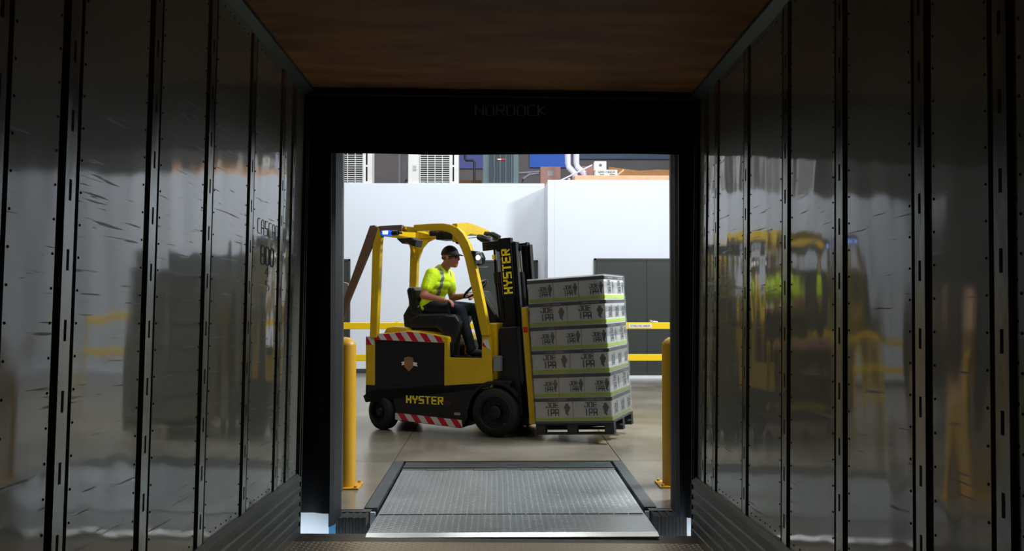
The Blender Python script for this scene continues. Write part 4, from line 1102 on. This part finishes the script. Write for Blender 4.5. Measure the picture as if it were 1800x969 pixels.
condenser(-3.49, 17.20, ZR, 'white condenser unit at the far left, grille partly cut by the door jamb', 0.25, 1.02)
condenser(-1.765, 17.20, ZR, 'white condenser unit in the middle with plain panel left of its grille', 0.24, 0.985)
mb = MB().box(0, 0.70, 0, 0.4, 0, 0.9)
cb = mb.build('electrical_cabinet', 'cab', None, bevel=0.008); cb.location = (-0.305, 17.22, ZR)
tag(cb, 'grey-green ribbed metal cabinet on the partition roof, right of the white condensers', 'cabinet')
for k in range(5): MB().box(0.10+k*0.115, 0.115+k*0.115, -0.012, 0.004, 0.05, 0.85).build('rib', 'cab', cb)
MB().box(0.12, 0.60, -0.003, 0.004, 0.06, 0.84).build('recessed_panel', 'cabdark', cb)
MB().box(0.27, 0.44, -0.016, -0.010, 0.50, 0.53).build('red_label', 'redlab', cb)
MB().box(0.29, 0.36, -0.018, -0.015, 0.506, 0.526).build('label_print', 'tagwhite', cb)
tag(MB().tube([(-1.96, 17.5, ZR), (-1.96, 17.5, 5.2)], 0.035, 14).build('standpipe', 'pipe', None, smooth=True), 'grey vertical standpipe between the two white condensers', 'pipe')
tag(MB().tube([(-2.3, 17.9, ZR+0.05), (-2.0, 17.9, ZR+0.05), (-1.85, 17.9, ZR+0.20), (-1.82, 17.9, ZR+0.55)], 0.03, 10).build('refrigerant_pipe', 'pipe', None, smooth=True), 'grey curved pipe behind the standpipe', 'pipe')
tag(MB().tube([(-0.66, 17.35, 4.9), (-0.66, 17.35, 4.20), (-0.64, 17.35, 4.17), (-0.50, 17.35, 4.17), (-0.475, 17.35, 4.14), (-0.475, 17.35, ZR)], 0.025, 12).build('black_pipe', 'pipek', None, smooth=True), 'black cranked pipe between middle condenser and grey cabinet', 'pipe')
bx_ = MB().box(0, 0.40, 0, 0.35, 0, 0.40).build('junction_box', 'pinkbox', None, bevel=0.006); bx_.location = (0.83-0.0, 17.40, ZR)
bx_.location.x = 0.835
tag(bx_, 'rosy brown square box standing at the corner of the partitions', 'box')
MB().box(0.14, 0.25, -0.003, 0.004, 0.22, 0.32).build('printed_mark', 'ltgrey', bx_)
tag(MB().tube([(0.45, 17.6, ZR+0.03), (0.50, 17.6, ZR+0.18), (0.62, 17.6, ZR+0.27), (0.81, 17.6, ZR+0.29)], 0.025, 10).build('hose', 'pipe', None, smooth=True), 'grey hose arching up to the rosy brown box', 'hose')
tag(MB().tube([(0.40, 17.8, ZR+0.32), (0.95, 17.8, ZR+0.36)], 0.03, 10).build('conduit', 'pipe', None, smooth=True), 'grey straight conduit above the arching hose', 'pipe')
ZQ = 3.595
def duct(x, x2, z1, lab):
    o = MB().tube([(x, 16.9, 5.0), (x, 16.9, 4.05), (x+0.02, 16.88, 3.97), (x2, 16.8, 3.84), (x2+0.02, 16.78, ZQ+0.05)], 0.058, 16).build('duct_pipe', 'pipel', None, smooth=True)
    tag(o, lab, 'pipe', 'pale pipes coming down behind the long kraft box')
duct(1.335, 1.46, 0, 'left of the two pale lilac pipes dropping to the partition roof')
duct(1.50, 1.64, 0, 'right of the two pale lilac pipes dropping to the partition roof')
tag(MB().tube([(1.10, 16.35, ZQ+0.02), (1.76, 16.42, 3.945)], 0.016, 10).build('pole', 'pipel', None, smooth=True), 'thin white pole leaning up to the right over the long box', 'pole')
def cardboard(name, dims, loc, m, lab, cat='box', flaps=False, rz=0):
    w, d, h = dims
    o = MB().box(0, w, 0, d, 0, h).build(name, m, None, bevel=0.004); o.location = loc; o.rotation_euler = (0, 0, rz)
    tag(o, lab, cat)
    if flaps:
        MB().bar((w*0.15, 0.0, h+0.01), (w*0.62, -0.02, h+0.075), 0.18, 0.006).build('flap', m, o)
    return o
fb = cardboard('long_box', (1.88, 0.45, 0.13), (1.41, 16.22, ZQ), 'kraft', 'long flat orange kraft box lying along the partition edge', rz=math.radians(0.3))
MB().box(0.5, 0.9, -0.002, 0.001, 0.02, 0.11).build('paper_label', 'kraft', fb)
gb = cardboard('supply_box', (0.405, 0.3, 0.105), (1.80, 16.26, ZQ+0.132), 'tagwhite', 'white carton with dark GRAINGER printing on the long kraft box')
mb = MB(); letters(mb, 'GRAINGER', (0.045, -0.001, 0.042), (1, 0, 0), (0, 0, 1), 0.044, 0.31, 1.1, 0.001); mb.build('box_lettering', 'ink', gb)
mb = MB()
for a, b in ((0.08, 0.16), (0.26, 0.36)): mb.box(a, b, -0.002, 0.0, 0.012, 0.026)
mb.build('small_print', 'ink', gb)
wb = cardboard('white_box', (0.22, 0.2, 0.165), (1.785, 16.30, ZQ+0.238), 'tagwhite', 'small pale square box on top of the white printed carton')
MB().lathe([(0, 0), (0.03, 0), (0.03, 0.002), (0, 0.002)], (0.11, -0.0, 0.09), (0, -1, 0), 16).build('round_mark', 'cab', wb)
oc = MB().prism([(0, 0), (1.32, 0), (1.32, 0.30), (0.95, 0.315), (0.62, 0.29), (0.22, 0.34), (0.03, 0.365)], 0, 0.6, 'y').build('open_carton', 'kraftd', None, bevel=0.004); oc.location = (2.08, 16.74, ZQ)
tag(oc, 'big crumpled brown carton with sagging top behind the long kraft box', 'box')
tag(MB().box(0, 0.22, 0, 0.2, 0, 0.42).build('small_carton', 'pinkbox', None, bevel=0.004), 'small rosy carton behind the leaning white pole', 'box').location = (1.78-0.16, 17.05, ZQ)
tag(MB().bar((0.0, 0, 0), (0.12, 0, 0.10), 0.02, 0.03).build('wood_offcut', 'kraft', None), 'small kraft offcut leaning beside the printed carton', 'offcut').location = (2.225, 16.40, ZQ+0.16)
tag(MB().tube([(0, 0, 0), (0.01, 0, 0.06), (0.03, 0, 0.075)], 0.02, 10).ball((0.0, 0, 0.03), 0.032).build('valve', 'chrome', None, smooth=True), 'small shiny valve left of the long kraft box', 'valve').location = (1.31, 16.26, ZQ+0.025)
# blue sheeting on the rear wall
def blue(x0, x1, z0, z1, lab, y=22.45, m='bluewall'):
    tag(box1('blue_sheet', m, (x0, x1, y, y+0.04, z0, z1)), lab, 'panel')
blue(0.8, 1.80, 4.78, 6.2, 'bright blue sheet behind the rosy brown box')
blue(-1.0, -0.35, 4.75, 6.2, 'dull purple-blue sheet seen between middle condenser and grey cabinet', m='bluedull')
blue(2.0, 5.2, 5.0, 6.4, 'long slate-blue sheet above the crumpled brown carton', m='slate')
tag(box1('brown_carton', 'kraftd', (-0.85, -0.35, 18.1, 18.5, ZR, ZR+0.22)), 'brown carton on the roof between middle condenser and grey cabinet', 'box')

# ------------------------------------------------------------------ stock outside the opening, mirrored in the glossy trailer wall
for k in range(3):
    cardboard('stock_carton', (0.85-0.03*k, 0.7, 0.62), (-5.15+0.02*k, 12.6, 0.0+k*0.622), 'kraft' if k != 1 else 'kraftd',
              'large kraft stock carton left of the safety rail, %s of the stack' % ('bottom', 'middle', 'top')[k])
